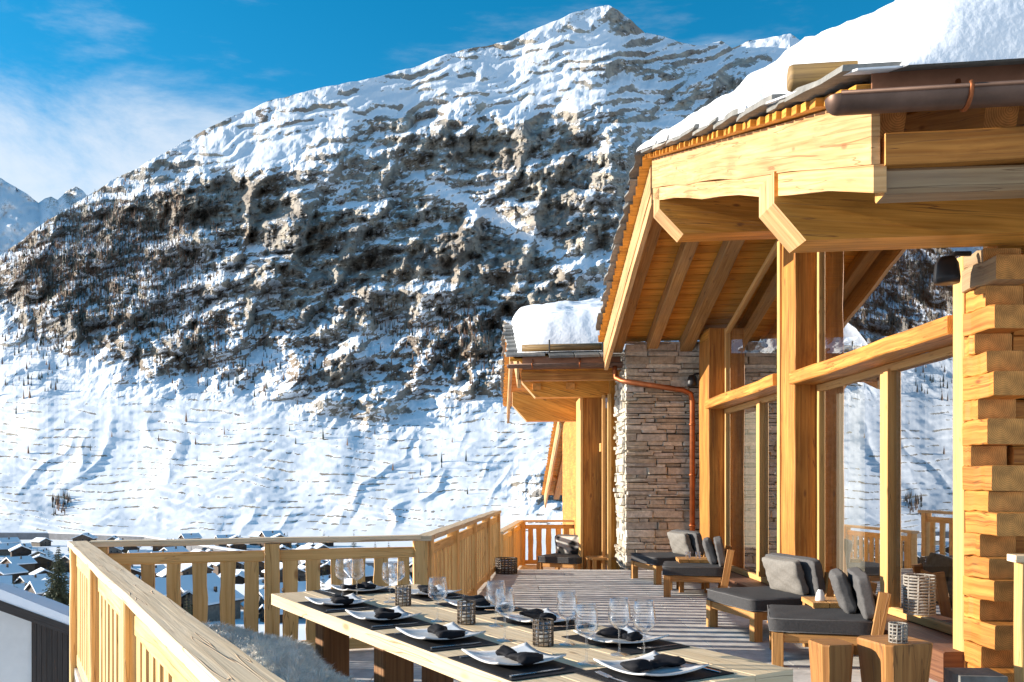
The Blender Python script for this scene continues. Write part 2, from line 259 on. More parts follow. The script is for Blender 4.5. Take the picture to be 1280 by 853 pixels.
# ------------------------------------------------------------------ mesh helpers
ROOT = {}
class MB:
    """collects faces with UVs (u along the grain) and links them as one mesh object"""
    def __init__(s): s.v, s.f, s.uv, s.mi = [], [], [], []
    def add(s, vs, fs, uvs=None, mi=None):
        o = len(s.v); s.mi += mi or [0] * len(fs); s.v += [Vector(p) for p in vs]
        for i, f in enumerate(fs):
            s.f.append([o + k for k in f])
            s.uv.append(uvs[i] if uvs else [(vs[k][0] + vs[k][1], vs[k][2]) for k in f])
        return s
    def box(s, lo, hi):
        (x0, y0, z0), (x1, y1, z1) = lo, hi
        ax = max(range(3), key=lambda i: hi[i] - lo[i])
        return s.beam(*{0: (((x0, (y0 + y1) / 2, (z0 + z1) / 2)), (x1, (y0 + y1) / 2, (z0 + z1) / 2), y1 - y0, z1 - z0),
                        1: (((x0 + x1) / 2, y0, (z0 + z1) / 2), ((x0 + x1) / 2, y1, (z0 + z1) / 2), x1 - x0, z1 - z0),
                        2: (((x0 + x1) / 2, (y0 + y1) / 2, z0), ((x0 + x1) / 2, (y0 + y1) / 2, z1), x1 - x0, y1 - y0)}[ax],
                      up=(0, 0, 1) if ax != 2 else (0, 1, 0), ch=0.004)
    def beam(s, a, b, w, h, up=(0, 0, 1), ch=0.006, seg=1, jit=0.0, taper=1.0):
        """chamfered bar from a to b, w across, h along up"""
        a, b = Vector(a), Vector(b); d = (b - a); ln = d.length; d /= ln
        side = d.cross(Vector(up)).normalized(); u2 = side.cross(d).normalized()
        ch = min(ch, w * 0.3, h * 0.3)
        W, H = w / 2, h / 2
        prof = [(-W + ch, -H), (W - ch, -H), (W, -H + ch), (W, H - ch), (W - ch, H), (-W + ch, H), (-W, H - ch), (-W, -H + ch)]
        per = [0]
        for i in range(8):
            p, q = prof[i], prof[(i + 1) % 8]; per.append(per[-1] + math.hypot(q[0] - p[0], q[1] - p[1]))
        vs, fs, uvs = [], [], []
        for k in range(seg + 1):
            t = k / seg; c = a.lerp(b, t); sc = 1 + (taper - 1) * t
            jx, jy = (random.uniform(-jit, jit), random.uniform(-jit, jit)) if jit else (0, 0)
            g = sc * (1 + (random.uniform(-jit, jit) * 1.2 / max(w, h) if jit else 0))
            for (px, py) in prof:
                q = (random.uniform(-jit, jit) * 0.35, random.uniform(-jit, jit) * 0.35) if jit else (0, 0)
                vs.append(c + side * (px * g + jx + q[0]) + u2 * (py * g + jy + q[1]))
        for k in range(seg):
            for i in range(8):
                j = (i + 1) % 8
                fs.append([k * 8 + i, k * 8 + j, (k + 1) * 8 + j, (k + 1) * 8 + i])
                u0, u1 = ln * k / seg, ln * (k + 1) / seg
                uvs.append([(u0, per[i]), (u0, per[i + 1]), (u1, per[i + 1]), (u1, per[i])])
        fs.append(list(range(7, -1, -1))); uvs.append([prof[i] for i in range(7, -1, -1)])
        o = seg * 8
        fs.append([o + i for i in range(8)]); uvs.append([prof[i] for i in range(8)])
        return s.add(vs, fs, uvs, [0] * (len(fs) - 2) + [1, 1])
    def prism(s, poly, ext):
        """planar polygon (3-D points) extruded by a vector; u runs along ext unless the polygon is longer"""
        n = len(poly); P = [Vector(p) for p in poly]; E = Vector(ext)
        vs = P + [p + E for p in P]
        l = max(((P[i] - P[0]).length, i) for i in range(n)); d = (P[l[1]] - P[0]).normalized()
        pn = (P[1] - P[0]).cross(P[2] - P[0]).normalized(); c = pn.cross(d)
        fl = lambda p: (((p - P[0]).dot(d)), (p - P[0]).dot(c))
        fs, uvs = [list(range(n - 1, -1, -1)), list(range(n, 2 * n))], []
        uvs.append([fl(vs[i]) for i in fs[0]]); uvs.append([fl(vs[i]) for i in fs[1]])
        long_ext = E.length > l[0]
        acc = 0
        for i in range(n):
            j = (i + 1) % n; e = (P[j] - P[i]).length
            fs.append([i, j, n + j, n + i])
            if long_ext: uvs.append([(0, acc), (0, acc + e), (E.length, acc + e), (E.length, acc)])
            else: uvs.append([(acc, 0), (acc + e, 0), (acc + e, E.length), (acc, E.length)])
            acc += e
        return s.add(vs, fs, uvs)
    def tube(s, path, r, n=8, cap=True, closed=False):
        P = [Vector(p) for p in path]; m = len(P); vs, fs = [], []
        rr = r if isinstance(r, (list, tuple)) else [r] * m
        up = Vector((0, 0, 1))
        for k in range(m):
            if closed: d = P[(k + 1) % m] - P[k - 1]
            else: d = P[min(k + 1, m - 1)] - P[max(k - 1, 0)]
            d.normalize()
            ref = up if abs(d.z) < 0.95 else Vector((1, 0, 0))
            a = d.cross(ref).normalized(); b = a.cross(d)
            for i in range(n):
                t = 2 * math.pi * i / n
                vs.append(P[k] + (a * math.cos(t) + b * math.sin(t)) * rr[k])
        for k in range(m if closed else m - 1):
            k2 = (k + 1) % m
            for i in range(n):
                j = (i + 1) % n; fs.append([k * n + i, k * n + j, k2 * n + j, k2 * n + i])
        if cap and not closed:
            fs.append(list(range(n - 1, -1, -1))); fs.append([(m - 1) * n + i for i in range(n)])
        return s.add(vs, fs)
    def lathe(s, prof, n=20, c=(0, 0, 0)):
        vs, fs = [], []; c = Vector(c)
        for (r, z) in prof:
            for i in range(n):
                t = 2 * math.pi * i / n; vs.append(c + Vector((r * math.cos(t), r * math.sin(t), z)))
        for k in range(len(prof) - 1):
            for i in range(n):
                j = (i + 1) % n; fs.append([k * n + i, k * n + j, (k + 1) * n + j, (k + 1) * n + i])
        return s.add(vs, fs)
    def mesh(s, name, smooth=False, off=None):
        off = off or Vector((0, 0, 0))
        me = bpy.data.meshes.new(name); me.from_pydata([tuple(p - off) for p in s.v], [], s.f)
        ul = me.uv_layers.new(name='UVMap'); flat = [c for f in s.uv for uv in f for c in uv]
        ul.data.foreach_set('uv', flat)
        if smooth: me.polygons.foreach_set('use_smooth', [True] * len(me.polygons))
        me.update(); return me
    def build(s, name, mat, parent=None, smooth=False):
        off = ROOT.get(parent.name, Vector((0, 0, 0))) if parent else None
        o = bpy.data.objects.new(name, s.mesh(name, smooth, off)); C.objects.link(o)
        o.data.materials.append(M[mat] if isinstance(mat, str) else mat)
        if mat in ENDS and any(s.mi): o.data.materials.append(M['endgrain']); o.data.polygons.foreach_set('material_index', s.mi)
        if parent: o.parent = parent; ROOT[o.name] = off
        return o

def tag(o, label=None, cat=None, group=None, kind=None):
    if label: o['label'] = label
    if cat: o['category'] = cat
    if group: o['group'] = group
    if kind: o['kind'] = kind
    return o
def thing(name, label, cat, loc=(0, 0, 0), group=None):
    o = bpy.data.objects.new(name, None); C.objects.link(o); o.location = loc; o.empty_display_size = 0.2
    ROOT[o.name] = Vector(loc); return tag(o, label, cat, group)
def inst(name, me, parent, loc, rotz=0.0, rot=None):
    o = bpy.data.objects.new(name, me); C.objects.link(o); o.parent = parent; o.location = loc
    o.rotation_euler = rot or (0, 0, rotz); return o
def dup(root, loc, rotz=0.0, label=None, group=None, scale=None):
    r = root.copy(); C.objects.link(r); r.location = loc; r.rotation_euler = (0, 0, rotz)
    if scale: r.scale = scale if isinstance(scale, tuple) else (scale,) * 3
    if label: r['label'] = label
    if group: r['group'] = group
    def rec(a, b):
        for ch in list(a.children):
            if ch.name.endswith('_tmp'): continue
            c = ch.copy(); C.objects.link(c); c.parent = b; rec(ch, c)
    rec(root, r); return r
def px(x, y, Y): return Vector(((x - 640) / FPX * Y, Y, EYE - (y - HOR) / FPX * Y))
def on(x, y, z=0.0):
    """point at height z seen at photo pixel x, y (y below the horizon)"""
    Y = (EYE - z) * FPX / (y - HOR); return Vector(((x - 640) / FPX * Y, Y, z))

# ------------------------------------------------------------------ noise
def perlin(x, y, seed=0):
    rng = np.random.RandomState(seed); p = rng.permutation(512); ang = rng.rand(512) * 2 * np.pi
    g = np.stack([np.cos(ang), np.sin(ang)], -1)
    xi, yi = np.floor(x).astype(int), np.floor(y).astype(int); xf, yf = x - xi, y - yi
    def grad(ix, iy, dx, dy):
        h = p[(p[ix & 511] + iy) & 511]; return g[h, 0] * dx + g[h, 1] * dy
    u = xf ** 3 * (xf * (xf * 6 - 15) + 10); v = yf ** 3 * (yf * (yf * 6 - 15) + 10)
    a = grad(xi, yi, xf, yf); b = grad(xi + 1, yi, xf - 1, yf); c = grad(xi, yi + 1, xf, yf - 1); d = grad(xi + 1, yi + 1, xf - 1, yf - 1)
    return (a + u * (b - a) + v * ((c + u * (d - c)) - (a + u * (b - a)))) * 1.5
def fbm(x, y, o=5, seed=0, gain=0.5, ridged=False):
    t, a, s = 0, 1.0, 0
    for k in range(o):
        n = perlin(x * 2.03 ** k + 11.3 * k, y * 2.03 ** k - 7.1 * k, seed + k)
        t = t + a * ((1 - 2 * np.abs(n)) if ridged else n); s += a; a *= gain
    return t / s
def sstep(a, b, x):
    t = np.clip((x - a) / (b - a), 0, 1); return t * t * (3 - 2 * t)

def grid_mesh(name, P, attrs=None, smooth=True):
    nr, nc = P.shape[:2]
    me = bpy.data.meshes.new(name); me.vertices.add(nr * nc); me.vertices.foreach_set('co', P.reshape(-1).astype(np.float32))
    i = np.arange((nr - 1) * (nc - 1)); r, c = i // (nc - 1), i % (nc - 1); a = r * nc + c
    q = np.stack([a, a + 1, a + nc + 1, a + nc], -1).astype(np.int32)
    me.loops.add(q.size); me.loops.foreach_set('vertex_index', q.reshape(-1))
    me.polygons.add(len(q)); me.polygons.foreach_set('loop_start', (np.arange(len(q)) * 4).astype(np.int32))
    me.polygons.foreach_set('use_smooth', np.full(len(q), smooth))
    me.update(calc_edges=True)
    for k, v in (attrs or {}).items():
        at = me.attributes.new(k, 'FLOAT', 'POINT'); at.data.foreach_set('value', v.reshape(-1).astype(np.float32))
    return me

# ================================================================== MOUNTAIN AND VALLEY
def mountain_material():
    m, nt, b, L = new_mat('snowy_rock')
    at = nn(nt, 'ShaderNodeAttribute', attribute_name='rock'); ab = nn(nt, 'ShaderNodeAttribute', attribute_name='brown')
    tc = nn(nt, 'ShaderNodeTexCoord')
    n1 = nn(nt, 'ShaderNodeTexNoise'); n1.inputs['Scale'].default_value = 0.06; n1.inputs['Detail'].default_value = 10; n1.inputs['Roughness'].default_value = 0.74; L(tc.outputs['Object'], n1.inputs['Vector'])
    mp = nn(nt, 'ShaderNodeMapping'); mp.inputs['Scale'].default_value = (1, 1, 2.6); L(tc.outputs['Object'], mp.inputs[0])
    n2 = nn(nt, 'ShaderNodeTexNoise'); n2.inputs['Scale'].default_value = 0.012; n2.inputs['Detail'].default_value = 10; n2.inputs['Roughness'].default_value = 0.65; L(mp.outputs[0], n2.inputs['Vector'])
    rk = ramp(nt, [(0.28, (0.16, 0.15, 0.14)), (0.44, (0.30, 0.275, 0.245)), (0.56, (0.43, 0.385, 0.32)), (0.75, (0.54, 0.49, 0.41))]); L(n2.outputs[0], rk.inputs[0])
    br = ramp(nt, [(0.3, (0.10, 0.06, 0.035)), (0.7, (0.26, 0.16, 0.085))]); L(n1.outputs[0], br.inputs[0])
    rc = mixc(nt, L, ab.outputs['Fac'], rk.outputs[0], br.outputs[0])
    # break the edge between rock and snow up finely
    ad = nn(nt, 'ShaderNodeMath', operation='MULTIPLY_ADD'); L(n1.outputs[0], ad.inputs[0]); ad.inputs[1].default_value = 2.2; ad.inputs[2].default_value = -1.1
    sm = nn(nt, 'ShaderNodeMath', operation='ADD'); L(at.outputs['Fac'], sm.inputs[0]); L(ad.outputs[0], sm.inputs[1])
    th = nn(nt, 'ShaderNodeMapRange', interpolation_type='SMOOTHSTEP'); L(sm.outputs[0], th.inputs[0]); th.inputs[1].default_value = 0.45; th.inputs[2].default_value = 0.56
    col = mixc(nt, L, th.outputs[0], (0.86, 0.88, 0.91), rc)
    L(col, b.inputs['Base Color']); b.inputs['Roughness'].default_value = 0.85; b.inputs['Specular IOR Level'].default_value = 0.1
    bp = nn(nt, 'ShaderNodeBump'); bp.inputs['Strength'].default_value = 0.8; bp.inputs['Distance'].default_value = 5.0
    bs = nn(nt, 'ShaderNodeMapRange'); L(th.outputs[0], bs.inputs[0]); bs.inputs[3].default_value = 0.08; bs.inputs[4].default_value = 1.0; L(bs.outputs[0], bp.inputs['Strength'])
    L(n1.outputs[0], bp.inputs['Height']); L(bp.outputs[0], b.inputs['Normal'])
    return m
MT = mountain_material()

SKYLINE = [(-400, 420), (-200, 395), (-60, 352), (0, 320), (30, 298), (60, 275), (100, 251), (140, 226), (180, 205), (215, 186), (250, 166), (290, 146), (330, 129), (375, 116), (420, 106),
           (470, 97), (520, 83), (550, 71), (580, 62), (610, 57), (640, 50), (665, 38), (690, 28), (715, 17), (740, 10), (760, 7), (772, 12), (790, 26), (806, 42), (825, 44), (845, 51), (870, 58),
           (885, 55), (902, 52), (915, 60), (935, 52), (965, 46), (988, 42), (1000, 50), (1040, 58), (1100, 40), (1200, 75), (1350, 120), (1560, 170)]
def ell(X, Y, cx, cy, rx, ry, rot=0):
    c, s = math.cos(R(rot)), math.sin(R(rot)); dx, dy = X - cx, Y - cy
    a = (dx * c + dy * s) / rx; b = (-dx * s + dy * c) / ry
    return np.exp(-(a * a + b * b))

def gul2_(A, B): return fbm(A / 24, B / 110, 3, 61, ridged=True)
def build_mountain():
    xs = np.arange(-360, 1420, 1.9); nv = 470
    sk = np.interp(xs, *zip(*SKYLINE)) + 2.2 * fbm(xs / 22, xs * 0 + 3.3, 4, 5)
    v = np.linspace(0, 1, nv)[:, None]
    y = 680 + (sk[None, :] - 680) * v; x = np.broadcast_to(xs[None, :], y.shape).copy()
    e = (HOR - y) / FPX; u = (x - 640) / FPX
    Yf = np.interp(xs, [-400, 0, 400, 760, 1500], [990, 960, 920, 870, 800])[None, :]
    Rr = np.interp(xs, [-400, 0, 250, 760, 1000, 1500], [1800, 1880, 2300, 3050, 3150, 2800])[None, :]
    # rock regions (where cliffs stand) and wooded regions, in the mountain's own chart
    mk = (1.0 * ell(x, y, 345, 280, 150, 52, 12) + 0.8 * ell(x, y, 250, 245, 60, 38) + 0.95 * ell(x, y, 715, 225, 110, 60, -8) + 0.8 * ell(x, y, 560, 195, 95, 32, -8)
          + 0.7 * ell(x, y, 430, 350, 150, 50, -6) + 0.95 * ell(x, y, 445, 495, 75, 38, 10) + 0.85 * ell(x, y, 85, 395, 130, 36, 16) + 0.55 * ell(x, y, 640, 300, 100, 40)
          + 0.5 * ell(x, y, 460, 150, 150, 26, -14) + 0.75 * ell(x, y, 775, 28, 26, 14, 30) + 0.55 * ell(x, y, 110, 300, 120, 60) + 0.6 * ell(x, y, 590, 430, 70, 50)
          + 0.8 * ell(x, y, 690, 618, 55, 24, 14) + 0.5 * ell(x, y, 300, 430, 120, 50) + 0.45 * ell(x, y, 640, 140, 200, 24, -10) + 0.4 * ell(x, y, 780, 90, 60, 30)
          + 0.55 * ell(x, y, 900, 110, 120, 40) + 0.5 * ell(x, y, 720, 330, 90, 45) + 0.45 * ell(x, y, 560, 330, 90, 40) + 0.4 * ell(x, y, 640, 390, 90, 40) + 0.35 * ell(x, y, 420, 200, 120, 30, -14) + 0.4 * ell(x, y, 620, 480, 80, 40) + 0.4 * ell(x, y, 380, 420, 130, 50) + 0.4 * ell(x, y, 680, 170, 120, 18, -10) + 0.45 * ell(x, y, 520, 265, 80, 40) + 0.4 * ell(x, y, 700, 400, 60, 40) + 0.5 * ell(x, y, 540, 510, 60, 30))
    mk = np.clip(mk, 0, 1.15)
    # open snow: diagonal couloirs and aprons
    sn = (ell(x, y, 640, 285, 130, 13, 28) + 0.8 * ell(x, y, 720, 120, 140, 22, -6) + 0.9 * ell(x, y, 330, 190, 110, 20, -18) + ell(x, y, 560, 105, 120, 16, -18)
          + 0.6 * ell(x, y, 330, 440, 60, 40) + 0.9 * ell(x, y, 690, 60, 60, 20, -20))
    mk = np.clip(mk - 0.8 * sn, 0, 1.1)
    mid = sstep(200, 270, y + 0.12 * (x - 400)) * (1 - sstep(500, 550, y + 10 * fbm(x / 60, y / 60, 2, 72))) * sstep(100, 240, x + 80 * fbm(x / 90, y / 90, 2, 73)) * (1 - 0.8 * np.clip(sn, 0, 1))
    low = sstep(455, 520, y + 12 * fbm(x / 120, y / 90, 3, 71)) * (1 - 0.7 * ell(x, y, 445, 495, 85, 45, 10) - 0.7 * ell(x, y, 690, 618, 60, 30, 14))
    lnY = np.log(Yf) + np.log(Rr / Yf) * v
    ca, sa = 0.80, 0.60
    A = x * ca + y * sa; B = -x * sa + y * ca
    D = 0.030 * fbm(x / 260, y / 190, 3, 1) + (0.005 + 0.018 * mk) * fbm(x / 70, y / 55, 3, 9) * (1 - .7 * low)
    # gullies down the fall line: sharp in the cliffs, soft diagonal troughs in the lower snow
    gul = fbm(A / 62 + 0.5 * fbm(x / 90, y / 90, 2, 40), B / 210, 4, 21, ridged=True)
    D += gul * (0.008 + 0.018 * np.clip(mk + 0.5 * mid, 0, 1.1)) * (1 - low)
    tr = fbm(A / 105 + 0.5 * fbm(x / 130, y / 110, 3, 41), B / 330, 3, 23); D += 0.0050 * np.clip(np.abs(tr), 0, 0.16) / 0.16 * low * sstep(-0.25, 0.25, fbm(x / 140, y / 90, 2, 24)) + 0.0035 * fbm(x / 60, y / 45, 3, 25) * low
    D += gul2_(A, B) * (0.0012 + 0.0050 * mk) * (1 - 0.75 * low)
    # upright ribs and cracks in the cliffs
    D += fbm(x / 11 + 0.6 * fbm(x / 30, y / 30, 2, 44), y / 60, 4, 45, 0.55, ridged=True) * 0.0105 * np.clip(mk + 0.4 * mid, 0, 1.1) * (1 - low)
    rough = fbm(x / 20, y / 15, 5, 31, 0.6)
    D += rough * (0.0020 + 0.0030 * mk) * (1 - 0.85 * low)
    # fractured blocks: plates of rock stepped against each other
    for sc_, am, sd, lv in ((42.0, 0.0190, 401, 4.0), (18.0, 0.0080, 402, 3.5), (8.5, 0.0028, 403, 3.0)):
        nq = fbm(x / sc_ + 0.35 * fbm(x / 17, y / 17, 2, sd + 5), (y + 0.2 * x) / (sc_ * 0.62), 2, sd) * lv * 2.2; fl = np.floor(nq); nq2 = fl + sstep(0.78, 1.0, nq - fl)
        D += am / lv * nq2 * np.clip(mk + 0.55 * mid, 0, 1.0) * (1 - low)
    D += (fbm(x / 6.5, y / 5, 3, 81, 0.6) * 0.0010 + fbm(x / 10 + 0.3 * fbm(x / 9, y / 9, 2, 83), y / 9, 3, 82, 0.6, ridged=True) * 0.0030 * np.clip(mk + 0.5 * mid, 0, 1)) * (1 - 0.8 * low)
    gr = 0.00165
    warp = 26 * fbm(x / 170, y / 110, 3, 3) + 9 * fbm(x / 45, y / 34, 3, 13)
    def terr(q, per, k, lo):
        h = -(q) / per; fr = h - np.floor(h); g = sstep(lo, 1.0, fr)
        return per * gr * k * (g - fr), (1 - sstep(lo - 0.18, lo, fr)) * sstep(0.0, 0.05, fr)
    t1, c1 = terr(y + 0.20 * x + warp * 1.5, 64, np.clip(0.10 + 1.2 * mk, 0, 1.3) * (1 - 0.8 * low), 0.60)
    t2, c2 = terr(y + (0.22 + 0.0) * x + warp * 1.5, 17 + 0 * x, np.clip(0.30 + 0.5 * mk, 0, 0.9) * (1 - 0.7 * low), 0.5)
    t3, c3 = terr(y - 0.05 * x + 16 * fbm(x / 190, y / 90, 2, 47) + 1.4 * fbm(x / 16, y / 16, 2, 48) + 3 * fbm(x / 45, y / 25, 2, 50), 9.5, 0.40 * low, 0.25)
    t4, c4 = terr(y + 0.34 * x + warp * 2.2, 33, np.clip(0.2 + 0.6 * mk, 0, 0.9) * (1 - low) * sstep(-0.2, 0.3, fbm(x / 90, y / 60, 2, 76)), 0.55)
    def rib(q, per, k):
        fr = q / per; fr = fr - np.floor(fr); return per / FPX * k * np.where(fr < 0.82, 0.5 - fr / 0.82, -0.5 + (fr - 0.82) / 0.18)
    mk2 = np.clip(mk + 0.25 * mid, 0, 1.1) * (1 - low)
    D += rib(x + 0.45 * y + warp * 1.6 + 14 * fbm(x / 40, y / 40, 3, 46), 74, 0.62 * mk2) + rib(x + 0.2 * y + warp * 1.2 + 7 * fbm(x / 16, y / 18, 3, 49), 23, 0.5 * mk2)
    D += t1 * (0.35 + 1.0 * fbm(x / 120, y / 60, 2, 75)) + t2 * (0.8 + 0.7 * np.clip(1 - y / 230, 0, 1)) + t3 + t4 * 0.8
    edge = sstep(0.0, 0.06, v) * (1 - 0.0 * v)
    Yd = np.exp(lnY + D * edge)
    P = np.stack([u * Yd, Yd, e * Yd + EYE], -1)
    # steepness -> rock
    du = np.gradient(P, axis=1); dv = np.gradient(P, axis=0); N = np.cross(du, dv); N /= np.linalg.norm(N, axis=-1, keepdims=True) + 1e-9
    N[N[..., 2] < 0] *= -1
    steep = 1 - N[..., 2]
    fine = fbm(x / 13, y / 6, 4, 91, 0.6)
    patch = fbm(x / 48, y / 20, 4, 95, 0.55); up = (1 - sstep(210, 300, y + 0.15 * (x - 400))) + 0.6 * sstep(520, 620, x) * sstep(230, 300, y)
    fine = 0.5 * fine + 0.7 * fbm(x / 8, y / 11, 4, 92, 0.6)
    patch = 0.6 * patch + 0.6 * fbm(x / 40, y / 34, 3, 96)
    rock = 1.7 * (steep - 0.46) + 0.56 * mk + 0.48 * fine + 0.56 * patch + 0.30 * (gul2_(A, B) - 0.3) * np.clip(mk + mid, 0, 1) + 0.16 * (c1 * mk + c2 * 0.6 * mk) + 0.27 + 0.15 * mid + up * (0.46 * c2 * sstep(-0.15, 0.25, fbm(x / 70, y / 22, 3, 97)) + 0.22 * c4 * sstep(-0.1, 0.3, fbm(x / 90, y / 40, 2, 98)) + 0.07) + 0.12 * ell(x, y, 90, 350, 150, 80)
    rock -= 0.26 * sn
    lowrock = 0.10 + 0.26 * fbm(x / 5, y / 4, 3, 59) + 1.0 * c3 * sstep(-0.08, 0.12, fbm(x / 60, y / 16, 3, 57) + 0.06) * sstep(-0.35, 0.0, fbm(x / 7, y / 7, 2, 58)) + 0.5 * ell(x, y, 690, 618, 50, 22, 14) + 0.5 * mk * (steep > 0.4)
    rock = rock * (1 - low) + lowrock * low
    rock = np.where(y > 664, rock * 0.4, rock)
    brown = np.clip(0.15 + 0.9 * fbm(x / 60, y / 40, 3, 66) + 0.5 * ell(x, y, 570, 440, 90, 60) + 0.4 * ell(x, y, 300, 450, 150, 60) + 0.3 * ell(x, y, 100, 350, 120, 80) - 0.12, 0, 0.5)
    # far side of the ridge
    back = P[-1:].copy(); back[..., 1] += 500; back[..., 0] *= (back[..., 1] / P[-1:, :, 1]); back[..., 2] -= 420
    foot = P[:1].copy(); foot[..., 2] -= 60; P2 = np.concatenate([foot, P, back]); z1 = lambda a: np.concatenate([a[:1], a, a[-1:]])
    me = grid_mesh('mountain', P2, {'rock': z1(rock), 'brown': z1(brown)}, smooth=False)
    me.materials.append(MT); o = bpy.data.objects.new('mountain', me); C.objects.link(o); tag(o, 'huge snow covered rocky mountain filling the view', kind='structure')
    return xs, sk, P
MX, MSK, MP = build_mountain()
def mount_at(x, y):
    c = int(round((x - MX[0]) / 1.9)); v = (680 - y) / (680 - MSK[c]); r = int(round(v * (MP.shape[0] - 1)))
    return MP[max(0, min(MP.shape[0] - 1, r)), c]

def build_far_ridge():
    pts = [(-420, 260), (-250, 215), (-120, 232), (-60, 205), (-15, 216), (0, 222), (18, 233), (35, 243), (48, 254), (56, 248), (64, 246), (72, 250), (82, 240), (95, 233), (103, 238), (110, 246), (122, 244), (150, 262), (220, 300)]
    xs = np.arange(-420, 222, 2.0); sk = np.interp(xs, *zip(*pts)) + 1.5 * fbm(xs / 12, xs * 0 + 9.1, 4, 8)
    v = np.linspace(0, 1, 120)[:, None]; y = 420 + (sk[None] - 420) * v; x = np.broadcast_to(xs[None], y.shape)
    lnY = np.log(4200.0) + 0.45 * v + 0.05 * fbm(x / 60, y / 60, 4, 17, ridged=True) + 0.02 * fbm(x / 15, y / 15, 4, 18)
    Y = np.exp(lnY); P = np.stack([(x - 640) / FPX * Y, Y, (HOR - y) / FPX * Y], -1)
    rk = 0.22 + 0.35 * fbm(x / 14, y / 14, 4, 19) + 0.3 * ell(x, y, 90, 245, 40, 14)
    back = P[-1:].copy(); back[..., 1] += 900; back[..., 2] -= 800
    z1 = lambda a: np.concatenate([a, a[-1:]])
    me = grid_mesh('distant_ridge', np.concatenate([P, back]), {'rock': z1(rk), 'brown': z1(rk * 0)}); me.materials.append(MT)
    o = bpy.data.objects.new('distant_ridge', me); C.objects.link(o); tag(o, kind='structure')
build_far_ridge()

def ground_z(X, Y):
    d = np.hypot(X, Y); fwd = np.interp(Y, [-4000, -60, 0, 14, 40, 95, 300, 440, 5000], [900, 14, -3.4, -5.2, -10, -18.5, -46, -56.5, -57])
    return fwd
def build_ground():
    r = np.concatenate([np.linspace(0.5, 60, 40), np.geomspace(62, 9000, 110)])[:, None]; a = np.linspace(0, 2 * np.pi, 181)[None]
    X, Y = r * np.cos(a), r * np.sin(a); Z = ground_z(X, Y)
    amp = np.clip((r - 25) / 60, 0, 1)
    Z = Z + amp * (1.1 * fbm(X / 60, Y / 60, 4, 101) + 2.0 * fbm(X / 260, Y / 260, 3, 102) * np.clip((Y + 100) / 200, 0.3, 1))
    Z = np.where(np.hypot(X, Y) > 700, np.minimum(Z, Z), Z)
    me = grid_mesh('snowy_ground', np.stack([X, Y, Z], -1), {'rock': 0.12 + 0.35 * fbm(X / 30, Y / 30, 4, 105) * (Y > 0), 'brown': 0 * X})
    me.materials.append(MT); o = bpy.data.objects.new('snowy_ground', me); C.objects.link(o); tag(o, kind='structure')
build_ground()

# bare larches and firs scattered over the mountain side: too many to count
def build_mountain_wood():
    rng = random.Random(3); mb = MB()
    areas = [(110, 320, 105, 55, 900), (60, 345, 60, 40, 300), (215, 360, 55, 45, 260), (60, 420, 60, 30, 90), (150, 395, 90, 30, 150), (250, 420, 90, 40, 170), (570, 425, 50, 35, 180),
             (640, 465, 40, 25, 50), (300, 470, 120, 30, 70), (220, 250, 60, 25, 90), (75, 632, 9, 12, 45), (500, 400, 80, 40, 90), (30, 480, 60, 30, 40), (600, 400, 60, 30, 60), (130, 270, 70, 25, 200), (540, 590, 90, 40, 10), (110, 330, 90, 60, 800), (200, 300, 60, 50, 300), (250, 545, 220, 30, 14)]
    vs, fs, mi = [], [], []
    for cx, cy, rx, ry, n in areas:
        for _ in range(int(n * (2.0 if n > 60 else 1))):
            x = cx + rng.gauss(0, 0.55) * rx; y = cy + rng.gauss(0, 0.55) * ry
            if x < -150: continue
            c = int(round((x - MX[0]) / 1.9))
            if y < MSK[c] + 3 or y > 660: continue
            p = mount_at(x, y); h = rng.uniform(6, 15) * (0.8 if y > 600 else 1); w = h * rng.uniform(0.07, 0.15); o = len(vs)
            k = rng.random() * 6.28
            for i in range(3):
                t = k + i * 2.094; vs.append((p[0] + w * math.cos(t), p[1] + w * math.sin(t), p[2] + h * 0.12))
            vs.append((p[0] + rng.uniform(-.3, .3), p[1], p[2] + h)); vs.append((p[0], p[1], p[2] - 2))
            q = 1 if rng.random() < 0.42 else 0
            for f in ((0, 1, 3), (1, 2, 3), (2, 0, 3), (1, 0, 4), (2, 1, 4), (0, 2, 4)): fs.append([o + i for i in f]); mi.append(q)
    me = bpy.data.meshes.new('mountain_wood'); me.from_pydata(vs, [], fs)
    me.materials.append(plain('bare_larch', (0.17, 0.10, 0.065), 0.9, 0, 0.3, 0.02)); me.materials.append(plain('dark_fir', (0.035, 0.045, 0.035), 0.9, 0, 0.3, 0.02))
    me.polygons.foreach_set('material_index', mi); me.update()
    o = bpy.data.objects.new('mountain_wood', me); C.objects.link(o)
    tag(o, 'sparse brown larch wood growing on the steep mountain side', 'trees', kind='stuff')
build_mountain_wood()

# ================================================================== TERRACE
SK = 0.0255                                   # the facades lean this much left per metre of depth
WY = 0.135                                    # eaves and purlins lean this much towards the camera per metre to the right
def XF(Y, o=0.0): return 3.3 - SK * Y - o     # plane of the main facade, o metres outside it
TD = Vector((0.526, -0.851, 0)); TN = Vector((0.851, 0.526, 0)); TA = Vector((-1.137, 4.753, 0))   # table axes and origin
def tp(t, n, z=0.0): return TA + TD * t + TN * n + Vector((0, 0, z))

